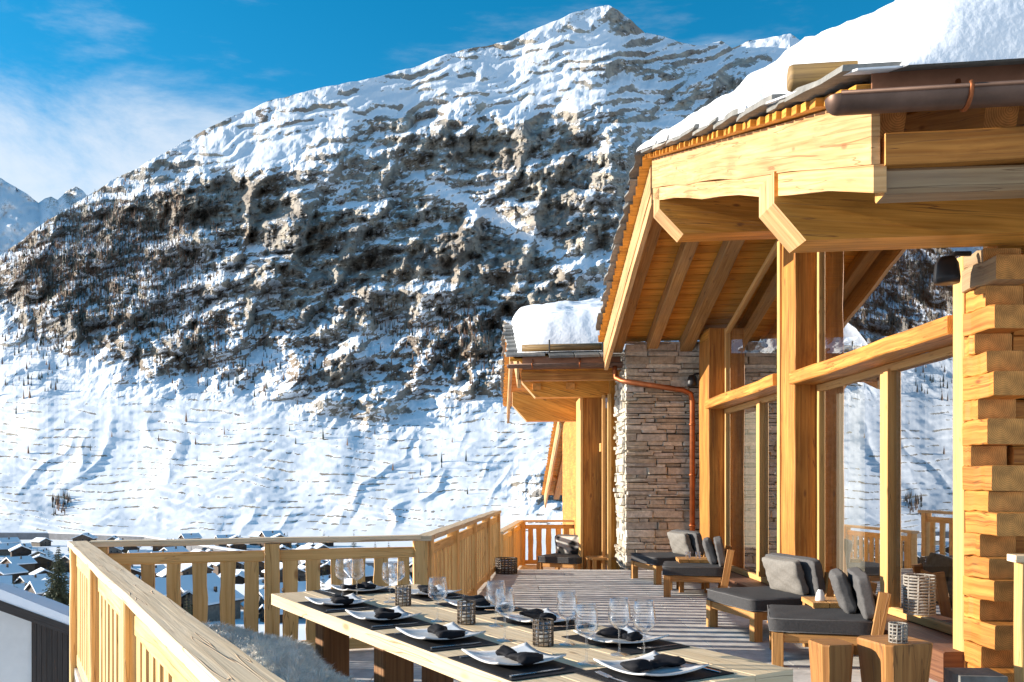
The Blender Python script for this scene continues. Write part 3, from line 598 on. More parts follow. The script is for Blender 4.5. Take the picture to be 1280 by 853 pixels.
K0 = Vector((-3.30, 6.70, 0)); K1 = Vector((-0.74, 7.50, 0)); K2 = Vector((-0.24, 14.05, 0)); LD = Vector((0.499, -0.866, 0))
DECK = [(K0.x - .08, K0.y + .08), (K0.x + LD.x * 5.6 - .08, K0.y + LD.y * 5.6 - .05), (-1.6, 0.6), (-1.6, -3.0), (5.5, -3.0), (5.5, 5.5), (3.35, 5.55), (3.10, 14.1), (K2.x - .08, 14.1), (K1.x - .08, K1.y + .08)]
def clip_poly(poly, rect):
    x0, y0, x1, y1 = rect
    for ax, lim, sgn in ((0, x0, 1), (0, x1, -1), (1, y0, 1), (1, y1, -1)):
        out = []
        for i in range(len(poly)):
            p, q = poly[i - 1], poly[i]; a, b = (p[ax] - lim) * sgn, (q[ax] - lim) * sgn
            if (a >= 0) != (b >= 0):
                t = a / (a - b); out.append((p[0] + (q[0] - p[0]) * t, p[1] + (q[1] - p[1]) * t))
            if b >= 0: out.append(q)
        poly = out
        if len(poly) < 3: return []
    return poly
def area(p): return abs(sum(p[i - 1][0] * p[i][1] - p[i][0] * p[i - 1][1] for i in range(len(p)))) / 2
def build_deck():
    mb = MB(); mb.prism([(x, y, -0.40) for x, y in DECK], (0, 0, 0.345))
    base = mb.build('terrace_floor', 'mortar'); tag(base, kind='structure')
    sx, sy = 0.9, 0.6
    for j in range(-5, 24):
        for i in range(-6, 8):
            x0, y0 = -3.9 + i * sx + (0.45 if j % 2 else 0) + 2.0, j * sy
            pl = clip_poly(DECK, (x0 + .003, y0 + .003, x0 + sx - .003, y0 + sy - .003))
            if len(pl) < 3 or area(pl) < 0.01: continue
            zt = random.uniform(-0.0015, 0.0015)
            m = MB(); m.prism([(x, y, -0.053) for x, y in pl], (0, 0, 0.053 + zt)); m.build('paving_slab', 'slab', base)
    # lower terrace behind the step
    P = [(K2.x - .35, 14.12), (3.0, 14.12), (1.9, 19.3), (-0.35, 19.3)]
    m = MB(); m.prism([(x, y, -0.75) for x, y in P], (0, 0, 0.40)); tag(m.build('lower_terrace_floor', 'slab'), kind='structure')
build_deck()

# ------------------------------------------------------------------ railings
SLATS = []
def slat_mesh(L):
    """live-edged upright board, L tall"""
    mb = MB(); n = 7; w, th = 0.108, 0.026; ph = random.random() * 6; vs, fs, uvs = [], [], []
    for k in range(n + 1):
        z = L * k / n
        l = -w / 2 + 0.003 * math.sin(ph + k * 1.3) + random.uniform(-.003, .003); r = w / 2 + 0.003 * math.sin(ph * 2 + k * 1.1) + random.uniform(-.003, .003)
        vs += [(l, -th / 2, z), (r, -th / 2, z), (r, th / 2, z), (l, th / 2, z)]
    for k in range(n):
        for i in range(4):
            j = (i + 1) % 4; fs.append([k * 4 + i, k * 4 + j, k * 4 + 4 + j, k * 4 + 4 + i]); u0, u1 = L * k / n, L * (k + 1) / n
            c = (0, w, w + th, 2 * w + th, 2 * w + 2 * th); uvs.append([(u0, c[i]), (u0, c[i + 1]), (u1, c[i + 1]), (u1, c[i])])
    fs += [[3, 2, 1, 0], [n * 4 + i for i in range(4)]]; uvs += [[(0, 0), (.1, 0), (.1, .03), (0, .03)]] * 2
    mb.add(vs, fs, uvs); me = mb.mesh('slat'); me.materials.append(M['rail']); return me
SLATS = [slat_mesh(0.66) for _ in range(6)]
def railing(a, b, label, z0=0.0, posts=(0.0, 1.0), h=0.95, cap=True, capin=0.0, pitch=0.186, upper=True, ext=(0.06, 0.06)):
    a, b = Vector(a), Vector(b); d = (b - a); ln = d.length; d.normalize(); side = Vector((d.y, -d.x, 0)); Z = Vector((0, 0, 1))
    r = thing('railing', label, 'railing', (a.x, a.y, z0)); base = Vector((0, 0, z0))
    P = lambda t, z, s=0.0: a + d * t + side * s + Vector((0, 0, z0 + z))
    rel = lambda v: v - ROOT[r.name]
    MB().beam(P(-ext[0], h - 0.022), P(ln + ext[1], h - 0.022), 0.136, 0.044, ch=0.005, seg=max(2, int(ln * 3)), jit=0.003).build('top_rail', 'railtop', r)
    ang = math.atan2(d.y, d.x); pts = sorted(p * ln for p in posts)
    for p in pts:
        MB().beam(P(p, -0.12), P(p, h - 0.046), 0.115, 0.115, up=d, ch=0.007, seg=5, jit=0.0025).build('post', 'rail', r)
    for p, q in zip(pts[:-1], pts[1:]):
        if q - p < 0.25: continue
        p0, q0 = p + 0.06, q - 0.06
        MB().beam(P(p0, 0.807), P(q0, 0.807), 0.040, 0.088, seg=4, jit=0.002).build('upper_board', 'rail', r)
        MB().beam(P(p0, 0.062), P(q0, 0.062), 0.040, 0.088, seg=4, jit=0.002).build('lower_board', 'rail', r)
        n = max(1, int(round((q0 - p0) / pitch))); st = (q0 - p0) / n
        for k in range(n):
            t = p0 + (k + 0.5) * st + random.uniform(-.012, .012); sc = random.uniform(0.86, 1.12)
            o = inst('slat', random.choice(SLATS), r, rel(P(t, 0.104)), ang + (math.pi if random.random() < .5 else 0)); o.scale = (sc, 1, 1)
    return r
L_LEFT = 5.4
railing(K0, K0 + LD * L_LEFT, 'pale larch balustrade running beside the sheepskin bench', posts=(0, 0.325, 0.635, 0.985), ext=(0.09, 0.3))
railing(K0, K1, 'larch balustrade behind the far end of the dining table, overlooking the village', posts=(0.055, 0.53, 0.985), ext=(-0.08, -0.05))
railing(K1, K2, 'larch balustrade leading back from the dining table along the terrace edge', posts=(0.012, 0.25, 0.5, 0.75, 0.99), ext=(0.08, 0.07), pitch=0.225)
B0 = Vector((-0.20, 14.3, 0)); B1 = Vector((0.17, 18.6, 0))
railing(B0, B1, 'short larch balustrade running back along the lower terrace', z0=-0.35, posts=(0.01, 0.5, 0.985))
railing(B1, (1.75, 18.75, 0), 'larch balustrade closing the end of the lower terrace behind the small armchair', z0=-0.35, posts=(0.035, 0.98))
railing((3.19, 5.45, 0), (4.4, 5.28, 0), 'larch gate post and rail in front of the log corner', posts=(0.0, 0.98), ext=(0.09, 0.1))

# ================================================================== CHALETS
def log_mb(a, b, w, h, seg, jit, up=(0, 0, 1)): return MB().beam(a, b, w, h, up=up, ch=0.03, seg=seg, jit=jit)

def chalet_roof(root, cb, se, sr, sf, ze, sl1, sl2, pmax, tag_far=True, bw=0.17, near=True):
    """gable roof: barge plane cb, near eave se, ridge sr, far eave sf; returns point function pt(s, p, dz)"""
    zr = ze + sl1 * (sr - se)
    def zf(s): return ze + sl1 * (s - se) if s <= sr else zr - sl2 * (s - sr)
    def pt(s, p, dz=0.0): return Vector((cb - SK * s + p, s - WY * p, zf(s) + dz))
    segs = [(se, sr), (sr, sf)] if near else [(sr, sf)]
    for (s0, s1) in segs:
        n = int(round((s1 - s0) / bw)); st = (s1 - s0) / n
        for k in range(n):           # sheathing boards: soffit from below, end grain along the verge
            c = s0 + (k + 0.5) * st; pr = random.uniform(-0.075, -0.055)
            up = Vector((0, -(zf(c + .01) - zf(c - .01)) / .02, 1)).normalized()
            MB().beam(pt(c, pr, 0.028), pt(c, pmax, 0.028), st - 0.006, 0.045, up=up, ch=0.003).build('sheathing_board', 'board', root)
        # barge boards, two deep
        for (dz, hh, inn, thk) in ((-0.165, 0.32, 0.03, 0.04), (-0.395, 0.135, 0.04, 0.06)):
            e0, e1 = s0 + 0.10, s1 + (0.0 if s1 == sr else -0.03)
            nb = 10; m = MB(); vs = []; fs = []; uvs = []; ll = (e1 - e0) * 1.05; f0 = random.random() * 9
            for k in range(nb + 1):
                s_ = e0 + (e1 - e0) * k / nb; w0, w1 = 0.010 * math.sin(f0 + k * 1.9) + random.uniform(-.004, .004), 0.004 * math.sin(f0 * 2 + k * 1.3)
                vs += [pt(s_, inn, dz - hh / 2 + w0), pt(s_, inn, dz + hh / 2 + w1), pt(s_, inn + thk, dz + hh / 2 + w1), pt(s_, inn + thk, dz - hh / 2 + w0)]
            c = (0, hh, hh + thk, 2 * hh + thk, 2 * hh + 2 * thk)
            for k in range(nb):
                for i in range(4):
                    j = (i + 1) % 4; fs.append([k * 4 + j, k * 4 + i, k * 4 + 4 + i, k * 4 + 4 + j]); u0, u1 = ll * k / nb, ll * (k + 1) / nb
                    uvs.append([(u0, c[i + 1]), (u0, c[i]), (u1, c[i]), (u1, c[i + 1])])
            fs += [[0, 1, 2, 3], [nb * 4 + 3 - i for i in range(4)]]; uvs += [[(0, 0), (0, hh), (.05, hh), (.05, 0)]] * 2
            m.add(vs, fs, uvs).build('barge_board', 'barge', root)
    return pt, zf

def purlin(root, pt, zf, s0, s1, zb, zt, pend, p1, cut, mat='timber'):
    """squared beam along the ridge direction whose outer end is cut back at the bottom"""
    def q(s, p, z): v = pt(s, p); return Vector((v.x, v.y, z))
    h = zt - zb
    poly = [q(s0, p1, zb), q(s0, p1, zt), q(s0, pend, zt), q(s0, pend, zt - h * 0.45), q(s0, pend + cut, zb)]
    d = q(s1, p1, zb) - q(s0, p1, zb)
    m = MB().prism(poly, d); o = m.build('purlin', mat, root); o.data.materials.append(M['barge'])
    for i in (4, 5): o.data.polygons[i].material_index = 1
    return o

def slates(root, pt, s0, s1, p0, p1, step, far=False, mat='slate'):
    n = int((s1 - s0) / step)
    for k in range(n):
        a = s0 + k * step; b = a + step * 1.35
        w = random.uniform(0.8, 1.0); q0 = p0 + random.uniform(-0.03, 0.03); th = random.uniform(0.022, 0.042)
        lo, hi = (0.105, 0.055) if not far else (0.055, 0.105)
        m = MB(); vs = []
        nn_ = 5
        for t in range(nn_ + 1):
            f = t / nn_; s = a + (b - a) * f; z = lo + (hi - lo) * f
            e = random.uniform(-.028, .022)
            vs += [pt(s, q0 + e, z - 0.0), pt(s, p1 * w, z), pt(s, p1 * w, z + th), pt(s, q0 + e + random.uniform(0, .012), z + th)]
        fs = []
        for t in range(nn_):
            for i in range(4): j = (i + 1) % 4; fs.append([t * 4 + i, t * 4 + j, t * 4 + 4 + j, t * 4 + 4 + i])
        fs += [[3, 2, 1, 0], [nn_ * 4 + i for i in range(4)]]
        m.add(vs, fs); m.build('roof_slate', mat, root)

def roof_snow(pt, s0, s1, p0, p1, thick, label, ns=60, npp=60, sharp=2.2, seed=0):
    """closed blanket of snow lying on the slates; thick(s, p) gives its depth"""
    ss = np.linspace(s0, s1, ns); pp = p0 + (p1 - p0) * np.linspace(0, 1, npp) ** 1.5
    top = np.zeros((ns, npp, 3)); bot = np.zeros((ns, npp, 3))
    for i, s in enumerate(ss):
        for j, p in enumerate(pp):
            t = thick(s, p); v = pt(s, p, 0.118)
            top[i, j] = (v.x, v.y, v.z + t); bot[i, j] = (v.x, v.y, v.z - 0.01)
    S_, P_ = np.meshgrid(ss, pp, indexing='ij')
    n1 = fbm(S_ * 1.6 + seed, P_ * 1.6, 4, 200 + seed) * 0.10 + fbm(S_ * 6 + seed, P_ * 6, 3, 230 + seed) * 0.028
    th = top[..., 2] - bot[..., 2]; top[..., 2] += n1 * np.clip(th / 0.25, 0, 1)
    ring = np.concatenate([bot[:1], top, bot[-1:]]); ring = np.concatenate([np.concatenate([bot[:1, :1], bot[:, :1], bot[-1:, :1]]), ring, np.concatenate([bot[:1, -1:], bot[:, -1:], bot[-1:, -1:]])], axis=1)
    me = grid_mesh('roof_snow', ring); me.materials.append(M['snow'])
    o = bpy.data.objects.new('roof_snow', me); C.objects.link(o); tag(o, label, 'snow'); return o

def gutter(root, a, b, r, brackets, mat='oldcopper'):
    a, b = Vector(a), Vector(b); d = (b - a).normalized(); side = Vector((d.y, -d.x, 0)); vs, fs = [], []; n = 14; k = 12
    for i in range(k + 1):
        c = a.lerp(b, i / k)
        for rr, rng_ in ((r, range(n + 1)), (r * 0.9, range(n, -1, -1))):
            for j in rng_:
                t = math.pi * j / n; vs.append(c + side * (rr * math.cos(t)) - Vector((0, 0, rr * math.sin(t))))
    m = 2 * (n + 1)
    for i in range(k):
        for j in range(m): j2 = (j + 1) % m; fs.append([i * m + j, i * m + j2, (i + 1) * m + j2, (i + 1) * m + j])
    mb = MB().add(vs, fs)
    mb.tube([a + side * r - d * .0, b + side * r], r * 0.13, 8)
    g = mb.build('gutter', mat, root, True)
    # rounded stop end
    cap = []; cf = []; q = 8
    for i in range(q + 1):
        f = i / q * math.pi / 2
        for j in range(n + 1):
            t = math.pi * j / n; cap.append(a - d * (r * 0.8 * math.sin(f)) + side * (r * 0.99 * math.cos(f) * math.cos(t)) - Vector((0, 0, r * 0.99 * math.cos(f) * math.sin(t))))
    for i in range(q):
        for j in range(n): cf.append([i * (n + 1) + j, i * (n + 1) + j + 1, (i + 1) * (n + 1) + j + 1, (i + 1) * (n + 1) + j])
    MB().add(cap, cf).build('gutter_end', mat, g, True)
    for t in brackets:
        c = a.lerp(b, t); path = [c + side * (r * 1.05 * math.cos(x)) - Vector((0, 0, r * 1.05 * math.sin(x))) for x in np.linspace(-0.25, math.pi + 0.1, 14)]
        bm = MB(); bm.tube(path, 0.011, 6); bm.tube([path[-1], path[-1] + Vector((0, 0, 0.09)) - side * 0.02], 0.012, 6)
        bm.build('gutter_bracket', 'copper', g, True)
    return g

# ---------------------------------------------------------------- main chalet
CH = thing('chalet', 'large timber chalet with glazed gable beside the lounge chairs', 'chalet', (3.2, 8.0, 0))
CB, SE, SR, SF, ZE = 1.834, 4.20, 10.1, 14.42, 3.25
pt, zf = chalet_roof(CH, CB, SE, SR, SF, ZE, 0.3145, 0.33, 5.2)
def q1(s, p, z): v = pt(s, p); return Vector((v.x, v.y, z))
purlin(CH, pt, zf, 5.72, 6.04, 2.965, 3.42, 0.015, 4.5, 0.20)
purlin(CH, pt, zf, 9.72, 10.06, 4.13, 4.66, 0.04, 4.8, 0.26)
# eave beams under the gutter
MB().beam(q1(4.36, 0.10, 3.02), q1(4.36, 4.5, 3.02), 0.16, 0.155, seg=14, jit=0.004).build('eave_beam', 'log', CH)
MB().beam(q1(4.42, 0.12, 2.878), q1(4.42, 4.5, 2.878), 0.18, 0.125, seg=14, jit=0.007, ch=.02).build('eave_beam', 'greylog', CH)
# copper fascia above the gutter
MB().prism([q1(SE - .03, -0.02, 3.17), q1(SE - .03, 4.6, 3.17), q1(SE - .03, 4.6, 3.345), q1(SE - .03, -0.02, 3.345)], (0, 0.012, 0)).build('eave_fascia', 'coppersheet', CH)
gutter(CH, q1(4.05, -0.22, 3.175), q1(4.05, 4.6, 3.185), 0.072, (0.115, 0.36, 0.6, 0.85))
slates(CH, pt, SE - 0.12, SR - 0.1, -0.15, 0.75, 0.60)
slates(CH, pt, SR, SF - 0.1, -0.13, 0.7, 0.44, True)
for k in range(7):
    p0 = 0.72 + k * 0.58; th = random.uniform(.03, .055); zz = random.uniform(.07, .10)
    vs = [pt(s, p0 + 0.01 + e, z) for z in (zz, zz + th) for s, e in ((SE - 0.13 + random.uniform(-.02, .03), 0), (SE - 0.13 + random.uniform(-.03, .03), .28), (SE - 0.13 + random.uniform(-.02, .03), 0.56), (SE + .6, 0.56), (SE + .6, 0))]
    MB().add(vs, [[0, 1, 2, 3, 4], [9, 8, 7, 6, 5], [0, 5, 6, 1], [1, 6, 7, 2], [2, 7, 8, 3], [3, 8, 9, 4], [4, 9, 5, 0]]).build('roof_slate', 'slate', CH)
# rafters under the far slope and the near slope
for p_, w_ in ((0.24, 0.17), (0.78, 0.17), (1.33, 0.20)):
    for a_, b_ in ((SR + 0.05, SF - 0.06), (SE + 0.4, SR - 0.1)):
        MB().beam(pt(a_, p_, -0.105), pt(b_, p_, -0.105), w_, 0.20, seg=8, jit=0.004, ch=.012).build('rafter', 'rafter', CH)
for p_ in (2.3, 3.2, 4.1):
    for a_, b_ in ((SR + 0.05, SF - 0.06), (SE + 0.4, SR - 0.1)):
        MB().beam(pt(a_, p_, -0.105), pt(b_, p_, -0.105), .17, 0.20, ch=.012).build('rafter', 'rafter', CH)
# posts of the glazed gable
GO = -0.27                                  # the glass lies this far behind the facade plane
def post(Y0, Y1, o0, o1, z0, z1, mat, name='post', seg=10, jit=0.006):
    Yc = (Y0 + Y1) / 2; Xc = (XF(Yc, o0) + XF(Yc, o1)) / 2
    return MB().beam((Xc, Yc, z0), (Xc, Yc, z1), abs(o1 - o0), Y1 - Y0, up=(SK * -1, 1, 0), seg=seg, jit=jit, ch=.008).build(name, mat, CH)
post(9.52, 9.96, 0.0, GO - 0.05, 0, 4.14, 'log')
post(9.97, 10.05, 0.02, GO, 0, 4.14, 'frame', 'frame_post', 1, 0)
post(13.25, 13.85, 0.0, GO - 0.08, 0, 3.72, 'log')
post(6.10, 6.24, 0.02, GO, 0.0, 2.97, 'frame', 'frame_post', 1, 0)
def lintel(Y0, Y1, zt, hgt, o0, o1, mat, name='transom', jit=0.006):
    a = Vector((XF(Y0, (o0 + o1) / 2), Y0, zt - hgt / 2)); b = Vector((XF(Y1, (o0 + o1) / 2), Y1, zt - hgt / 2))
    return MB().beam(a, b, abs(o1 - o0), hgt, seg=10, jit=jit, ch=.012).build(name, mat, CH)
lintel(6.24, 9.52, 2.585, 0.135, 0.06, GO, 'log')
lintel(10.05, 13.25, 2.635, 0.135, 0.06, GO, 'log')
lintel(6.10, 9.52, 0.225, 0.40, 0.16, GO - .1, 'plinth', 'plinth', 0.002)
lintel(10.05, 13.25, 0.10, 0.20, 0.10, GO - .1, 'plinth', 'plinth', 0.002)
lintel(13.26, 13.84, 3.70, 0.16, 0.0, GO - .1, 'timber', 'wall_plate', 0.002)
def window(Y0, Y1, z0, tops, mull, label=None):
    """fixed light in the gable: frame bars as the window, panes as its pieces; tops = (z at Y0, z at Y1)"""
    def gp(Y, z, o=GO): return Vector((XF(Y, o), Y, z))
    zt = lambda Y: tops[0] + (tops[1] - tops[0]) * (Y - Y0) / (Y1 - Y0)
    fr = MB(); fw = 0.07
    fr.beam(gp(Y0, z0 + fw / 2), gp(Y1, z0 + fw / 2), 0.07, fw); fr.beam(gp(Y0 + .07, zt(Y0) - fw / 2), gp(Y1 - .07, zt(Y1) - fw / 2), 0.068, fw)
    for Y in (Y0 + fw / 2, Y1 - fw / 2): fr.beam(gp(Y, z0 + fw), gp(Y, zt(Y)), 0.072, fw, up=(0, 1, 0))
    w = fr.build('window', 'frame', CH)
    if label: w['label'] = label
    ed = [Y0 + 0.03] + list(mull) + [Y1 - 0.03]
    for Y in mull:
        MB().beam(gp(Y - .055, z0 + fw, GO + .02), gp(Y - .055, zt(Y) - fw + .02, GO + .02), 0.085, 0.085, up=(0, 1, 0)).build('mullion', 'frame', w)
        MB().beam(gp(Y + .055, z0 + fw, GO + .0), gp(Y + .055, zt(Y) - fw + .02, GO + .0), 0.085, 0.085, up=(0, 1, 0)).build('mullion', 'frame', w)
    for a, b in zip(ed[:-1], ed[1:]):
        p = [gp(a, z0 + .03), gp(b, z0 + .03), gp(b, zt(b) - .03), gp(a, zt(a) - .03)]
        MB().add(p, [[0, 1, 2, 3]]).build('pane', 'pane', w)
window(6.24, 9.52, 0.23, (2.45, 2.45), (7.86,), 'tall glazed door reflecting the snowy slope')
window(10.05, 13.25, 0.10, (2.50, 2.50), (11.55,))
window(6.24, 9.52, 2.585, (3.42, 4.42), ())
window(10.05, 13.25, 2.635, (4.60, 3.70), ())
# log corner: every log its own length
zc = 0.0; k = 0; ends = [5.74, 5.86, 5.72, 5.92, 5.70, 5.78, 5.90, 5.74, 5.82, 5.72, 5.98, 5.76, 5.88, 5.72, 5.80, 5.94, 5.72, 5.84, 5.73, 5.86, 5.74]
while zc < 2.94:
    hgt = min(random.uniform(0.135, 0.17), 2.962 - zc)
    if hgt < .05: break
    ye = ends[k % len(ends)] + random.uniform(-.03, .03); o = random.uniform(-.012, .014)
    MB().beam((XF(6.095, -0.11 - o), 6.095, zc + hgt / 2), (XF(ye, -0.11 - o), ye, zc + hgt / 2), 0.25, hgt - 0.002, seg=5, jit=0.006, ch=0.007).build('log', 'log' if zc < 2.7 else 'greylog', CH)
    if k % 2: MB().beam((XF(6.0) + 0.27, 6.06, zc + hgt / 2), (7.2, 6.06 - 0.5, zc + hgt / 2), 0.16, hgt - .004, seg=6, jit=.006, ch=.02).build('log', 'log', CH)
    else: MB().beam((XF(6.0) + 0.27, 6.06, zc + hgt / 2), (7.2, 6.06 - 0.5, zc + hgt / 2), 0.18, hgt - .004, seg=6, jit=.006, ch=.02).build('log', 'log', CH)
    zc += hgt; k += 1
# the room behind the glass
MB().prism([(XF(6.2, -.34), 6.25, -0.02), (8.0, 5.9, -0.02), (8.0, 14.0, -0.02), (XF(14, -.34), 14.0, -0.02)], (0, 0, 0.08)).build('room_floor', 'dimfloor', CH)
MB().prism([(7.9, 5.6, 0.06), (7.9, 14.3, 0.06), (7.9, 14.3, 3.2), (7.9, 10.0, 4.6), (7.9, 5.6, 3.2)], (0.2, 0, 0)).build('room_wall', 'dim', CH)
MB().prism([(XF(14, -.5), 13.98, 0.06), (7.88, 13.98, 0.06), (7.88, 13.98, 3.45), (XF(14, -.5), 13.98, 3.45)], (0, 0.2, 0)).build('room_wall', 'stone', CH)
def curtain(Y0, Y1, z0, z1, n=14):
    vs, fs = [], []; m = n * 4
    for k in range(m + 1):
        Y = Y0 + (Y1 - Y0) * k / m; o = GO - 0.16 - 0.045 * math.sin(k * math.pi / 2 * 0.97)
        vs += [(XF(Y, o), Y, z0), (XF(Y, o), Y, z1)]
    for k in range(m): fs.append([k * 2, k * 2 + 2, k * 2 + 3, k * 2 + 1])
    MB().add(vs, fs).build('curtain', 'curtain', CH, True)
curtain(8.75, 9.35, 0.1, 2.45, 8); curtain(12.2, 12.75, 0.1, 2.5, 7)
# snow on the roof
def thick_main(s, p):
    rim = np.interp(s, [4.0, 5.3, 6.3, 8.0, 9.6, 10.2], [0.30, 0.26, 0.20, 0.14, 0.09, 0.06])
    ins = np.interp(s, [4.0, 4.5, 6.0, 9.0, 10.2], [0.24, 0.40, 0.48, 0.40, 0.30]) * (1 - math.exp(-max(p, 0) / 0.55))
    t = (rim + ins) * min(1, ((p + 0.145) / 0.08)) ** 0.5 if p > -0.145 else 0
    if s < 5.75:
        c = np.interp(s, [4.0, 4.7, 5.1, 5.5, 5.62, 5.8], [0.08, 0.13, 0.30, 0.33, 0.16, -0.1]); t *= float(sstep(c - 0.02, c + 0.20, p)) ** 0.6
    t *= float(sstep(3.98, 4.16, s)) ** 0.5
    return max(0.0, t) - (0.02 if t < 0.01 else 0)
roof_snow(pt, 4.02, SR + 0.02, -0.145, 5.0, thick_main, 'thick snow lying on the chalet roof above the gutter', 90, 90)
def thick_back(s, p): return 0.35 * (1 - math.exp(-max(p - .25, 0) / 0.5)) * float(sstep(SF, SF - 0.4, s))
roof_snow(pt, SR + 0.03, SF, 0.15, 5.0, thick_back, 'snow on the rear slope of the large chalet roof', 40, 40, seed=3)
# snow guard log lying on the slates
lg = MB(); a_, b_ = pt(5.40, 0.0, 0.25), pt(5.40, 4.0, 0.25)
lg.tube([a_, a_.lerp(b_, .005), a_.lerp(b_, .3), a_.lerp(b_, .6), b_], [0.070, 0.078, 0.080, 0.078, 0.075], 18)
tag(lg.build('snow_guard_log', 'snowlog', None, True), 'round snow guard log poking out of the roof snow above the gutter', 'log')

# wall lamps
def wall_lamp(loc, label):
    t = thing('wall_lamp', label, 'lamp', loc); x, y, z = loc
    MB().tube([(x + .16, y, z + .10), (x + .06, y, z + .10), (x, y, z + .06)], 0.018, 8).build('arm', 'black', t, True)
    MB().lathe([(0.0, 0.08), (0.05, 0.075), (0.075, 0.03), (0.085, -0.06), (0.080, -0.10), (0.0, -0.095)], 18, (x, y, z)).build('lamp_shade', 'black', t, True)
wall_lamp((2.93, 5.93, 2.84), 'black spot lamp under the beam at the log corner')
wall_lamp((2.86, 13.95, 3.02), 'black wall lamp at the top of the copper downpipe')

# ---------------------------------------------------------------- stone wall
SW = thing('stone_wall', 'layered natural stone wall beside the copper downpipe', 'wall', (2.3, 14.2, 0))
SX0, SX1, SY0, SY1 = 1.82, 3.25, 14.12, 15.40
def sw_top(Y): return zf(min(max(Y + .2, SR), SF + 1)) - 0.03 if Y < SF - .3 else 3.62
MB().box((SX0 + .06, SY0 + .06, -0.4), (SX1, SY1 - .06, 3.62)).build('wall_core', 'mortar', SW)
def stone_mesh(L, h, dpt):
    m = MB(); j = lambda a: random.uniform(-a, a); c = 0.008
    vs = []
    for (yy, s) in ((0, 1.0), (-dpt * .8, 1.0), (-dpt, 0.9)):
        ix = L / 2 - (0 if s == 1 else .012); iz = h / 2 - (0 if s == 1 else .007)
        for sx, sz in ((-1, -1), (1, -1), (1, 1), (-1, 1)): vs.append((sx * ix + j(.014), yy + (j(.014) if s < 1 else 0), sz * iz + j(.007)))
    fs = [[i + k * 4, (i + 1) % 4 + k * 4, (i + 1) % 4 + k * 4 + 4, i + k * 4 + 4] for k in range(2) for i in range(4)] + [[8, 9, 10, 11], [3, 2, 1, 0]]
    return m.add(vs, fs).mesh('stone')
SH = {}
def stone_piece(L, h):
    key = (round(L / 0.08), round(h / 0.02))
    if key not in SH:
        SH[key] = [stone_mesh(key[0] * 0.08, key[1] * 0.02, 0.085) for _ in range(2)]
        for me in SH[key]: me.materials.append(M['stone'])
    return random.choice(SH[key])
def face_stones(L, place, ztop):
    z = 0.0
    while z < ztop - 0.05:
        h = random.choice((0.04, 0.04, 0.06, 0.06, 0.08, 0.12)); x = -random.uniform(0, .2)
        while x < L - 0.02:
            l = random.choice((0.16, 0.24, 0.32, 0.40, 0.48, 0.56)); a, b = max(x, 0), min(x + l, L)
            if b - a > 0.05:
                o = bpy.data.objects.new('stone', stone_piece(l, h)); C.objects.link(o); o.parent = SW
                pos, rz = place((a + b) / 2, z + h / 2 + random.uniform(-.006, .006)); o.location = Vector(pos) - ROOT[SW.name]; o.rotation_euler = (random.uniform(-.05, .05), random.uniform(-.025, .025), rz)
                o.scale = ((b - a - 0.008) / (round(l / .08) * .08), random.uniform(0.7, 1.35), (h - 0.006) / (round(h / .02) * .02))
            x += l
        z += h
face_stones(SX1 - SX0 - .06, lambda x, z: ((SX0 + x, SY0 + .075, z), 0), 3.68)
face_stones(SY1 - SY0 - .1, lambda x, z: ((SX0 + .075, SY0 + .09 + x, z), -math.pi / 2), 3.5)

# ---------------------------------------------------------------- second chalet
C2 = thing('chalet', 'second chalet wing with snowy eave behind the stone wall', 'chalet', (1.5, 17, -0.35))
pt2, zf2 = chalet_roof(C2, 0.43, 14.75, 19.1, 23.6, 3.42, 0.31, 0.30, 2.35, bw=0.2)
def q2(s, p, z): v = pt2(s, p); return Vector((v.x, v.y, z))
purlin(C2, pt2, zf2, 15.9, 16.2, 2.93, 3.43, 0.16, 2.0, 0.24)
purlin(C2, pt2, zf2, 17.3, 17.6, 2.60, 3.18, 0.02, 1.55, 0.28)
purlin(C2, pt2, zf2, 18.7, 19.1, 3.85, 4.38, 0.04, 2.2, 0.28)
for p_ in (0.35, 1.0): MB().beam(pt2(15.0, p_, -0.10), pt2(19.0, p_, -0.10), .16, .18).build('rafter', 'rafter', C2)
MB().prism([q2(14.72, 0.12, 3.28), q2(14.72, 2.2, 3.28), q2(14.72, 2.2, 3.49), q2(14.72, 0.12, 3.49)], (0, 0.012, 0)).build('eave_fascia', 'coppersheet', C2)
MB().beam(q2(14.95, 0.12, 3.19), q2(14.95, 1.95, 3.19), 0.16, 0.16, seg=6, jit=.005).build('eave_beam', 'log', C2)
for p_ in (0.42, 1.02): MB().beam(q2(15.85, p_, 3.12), q2(15.93, p_, 3.12), 0.15, 0.12).build('beam_end', 'log', C2)
gutter(C2, q2(14.58, -0.10, 3.345), q2(14.58, 2.0, 3.345), 0.062, (0.18, 0.55), 'oldcopper')
slates(C2, pt2, 14.62, 19.0, -0.13, 0.6, 0.5); slates(C2, pt2, 19.1, 23.4, -0.13, 0.6, 0.5, True)
for k in range(4):
    p0 = 0.56 + k * 0.42; vs = [pt2(s, p0 + e, z) for z in (.08, .12) for s, e in ((14.6 + random.uniform(-.03, .03), 0), (14.6, .40), (15.2, 0.4), (15.2, 0))]
    MB().add(vs, [[3, 2, 1, 0], [4, 5, 6, 7], [0, 1, 5, 4], [1, 2, 6, 5], [2, 3, 7, 6], [3, 0, 4, 7]]).build('roof_slate', 'slate', C2)
def thick2(s, p):
    t = 0.62 * (1 - math.exp(-max(p - 0.04, 0) / 0.22)) * float(sstep(14.98, 15.35, s)) ** 0.5 * (1 - 0.35 * float(sstep(16.5, 19.0, s)))
    return t - (0.03 if t < .01 else 0)
roof_snow(pt2, 14.95, 19.1, 0.0, 2.0, thick2, 'rounded snow cushion on the low eave behind the stone wall', 50, 40, seed=5)
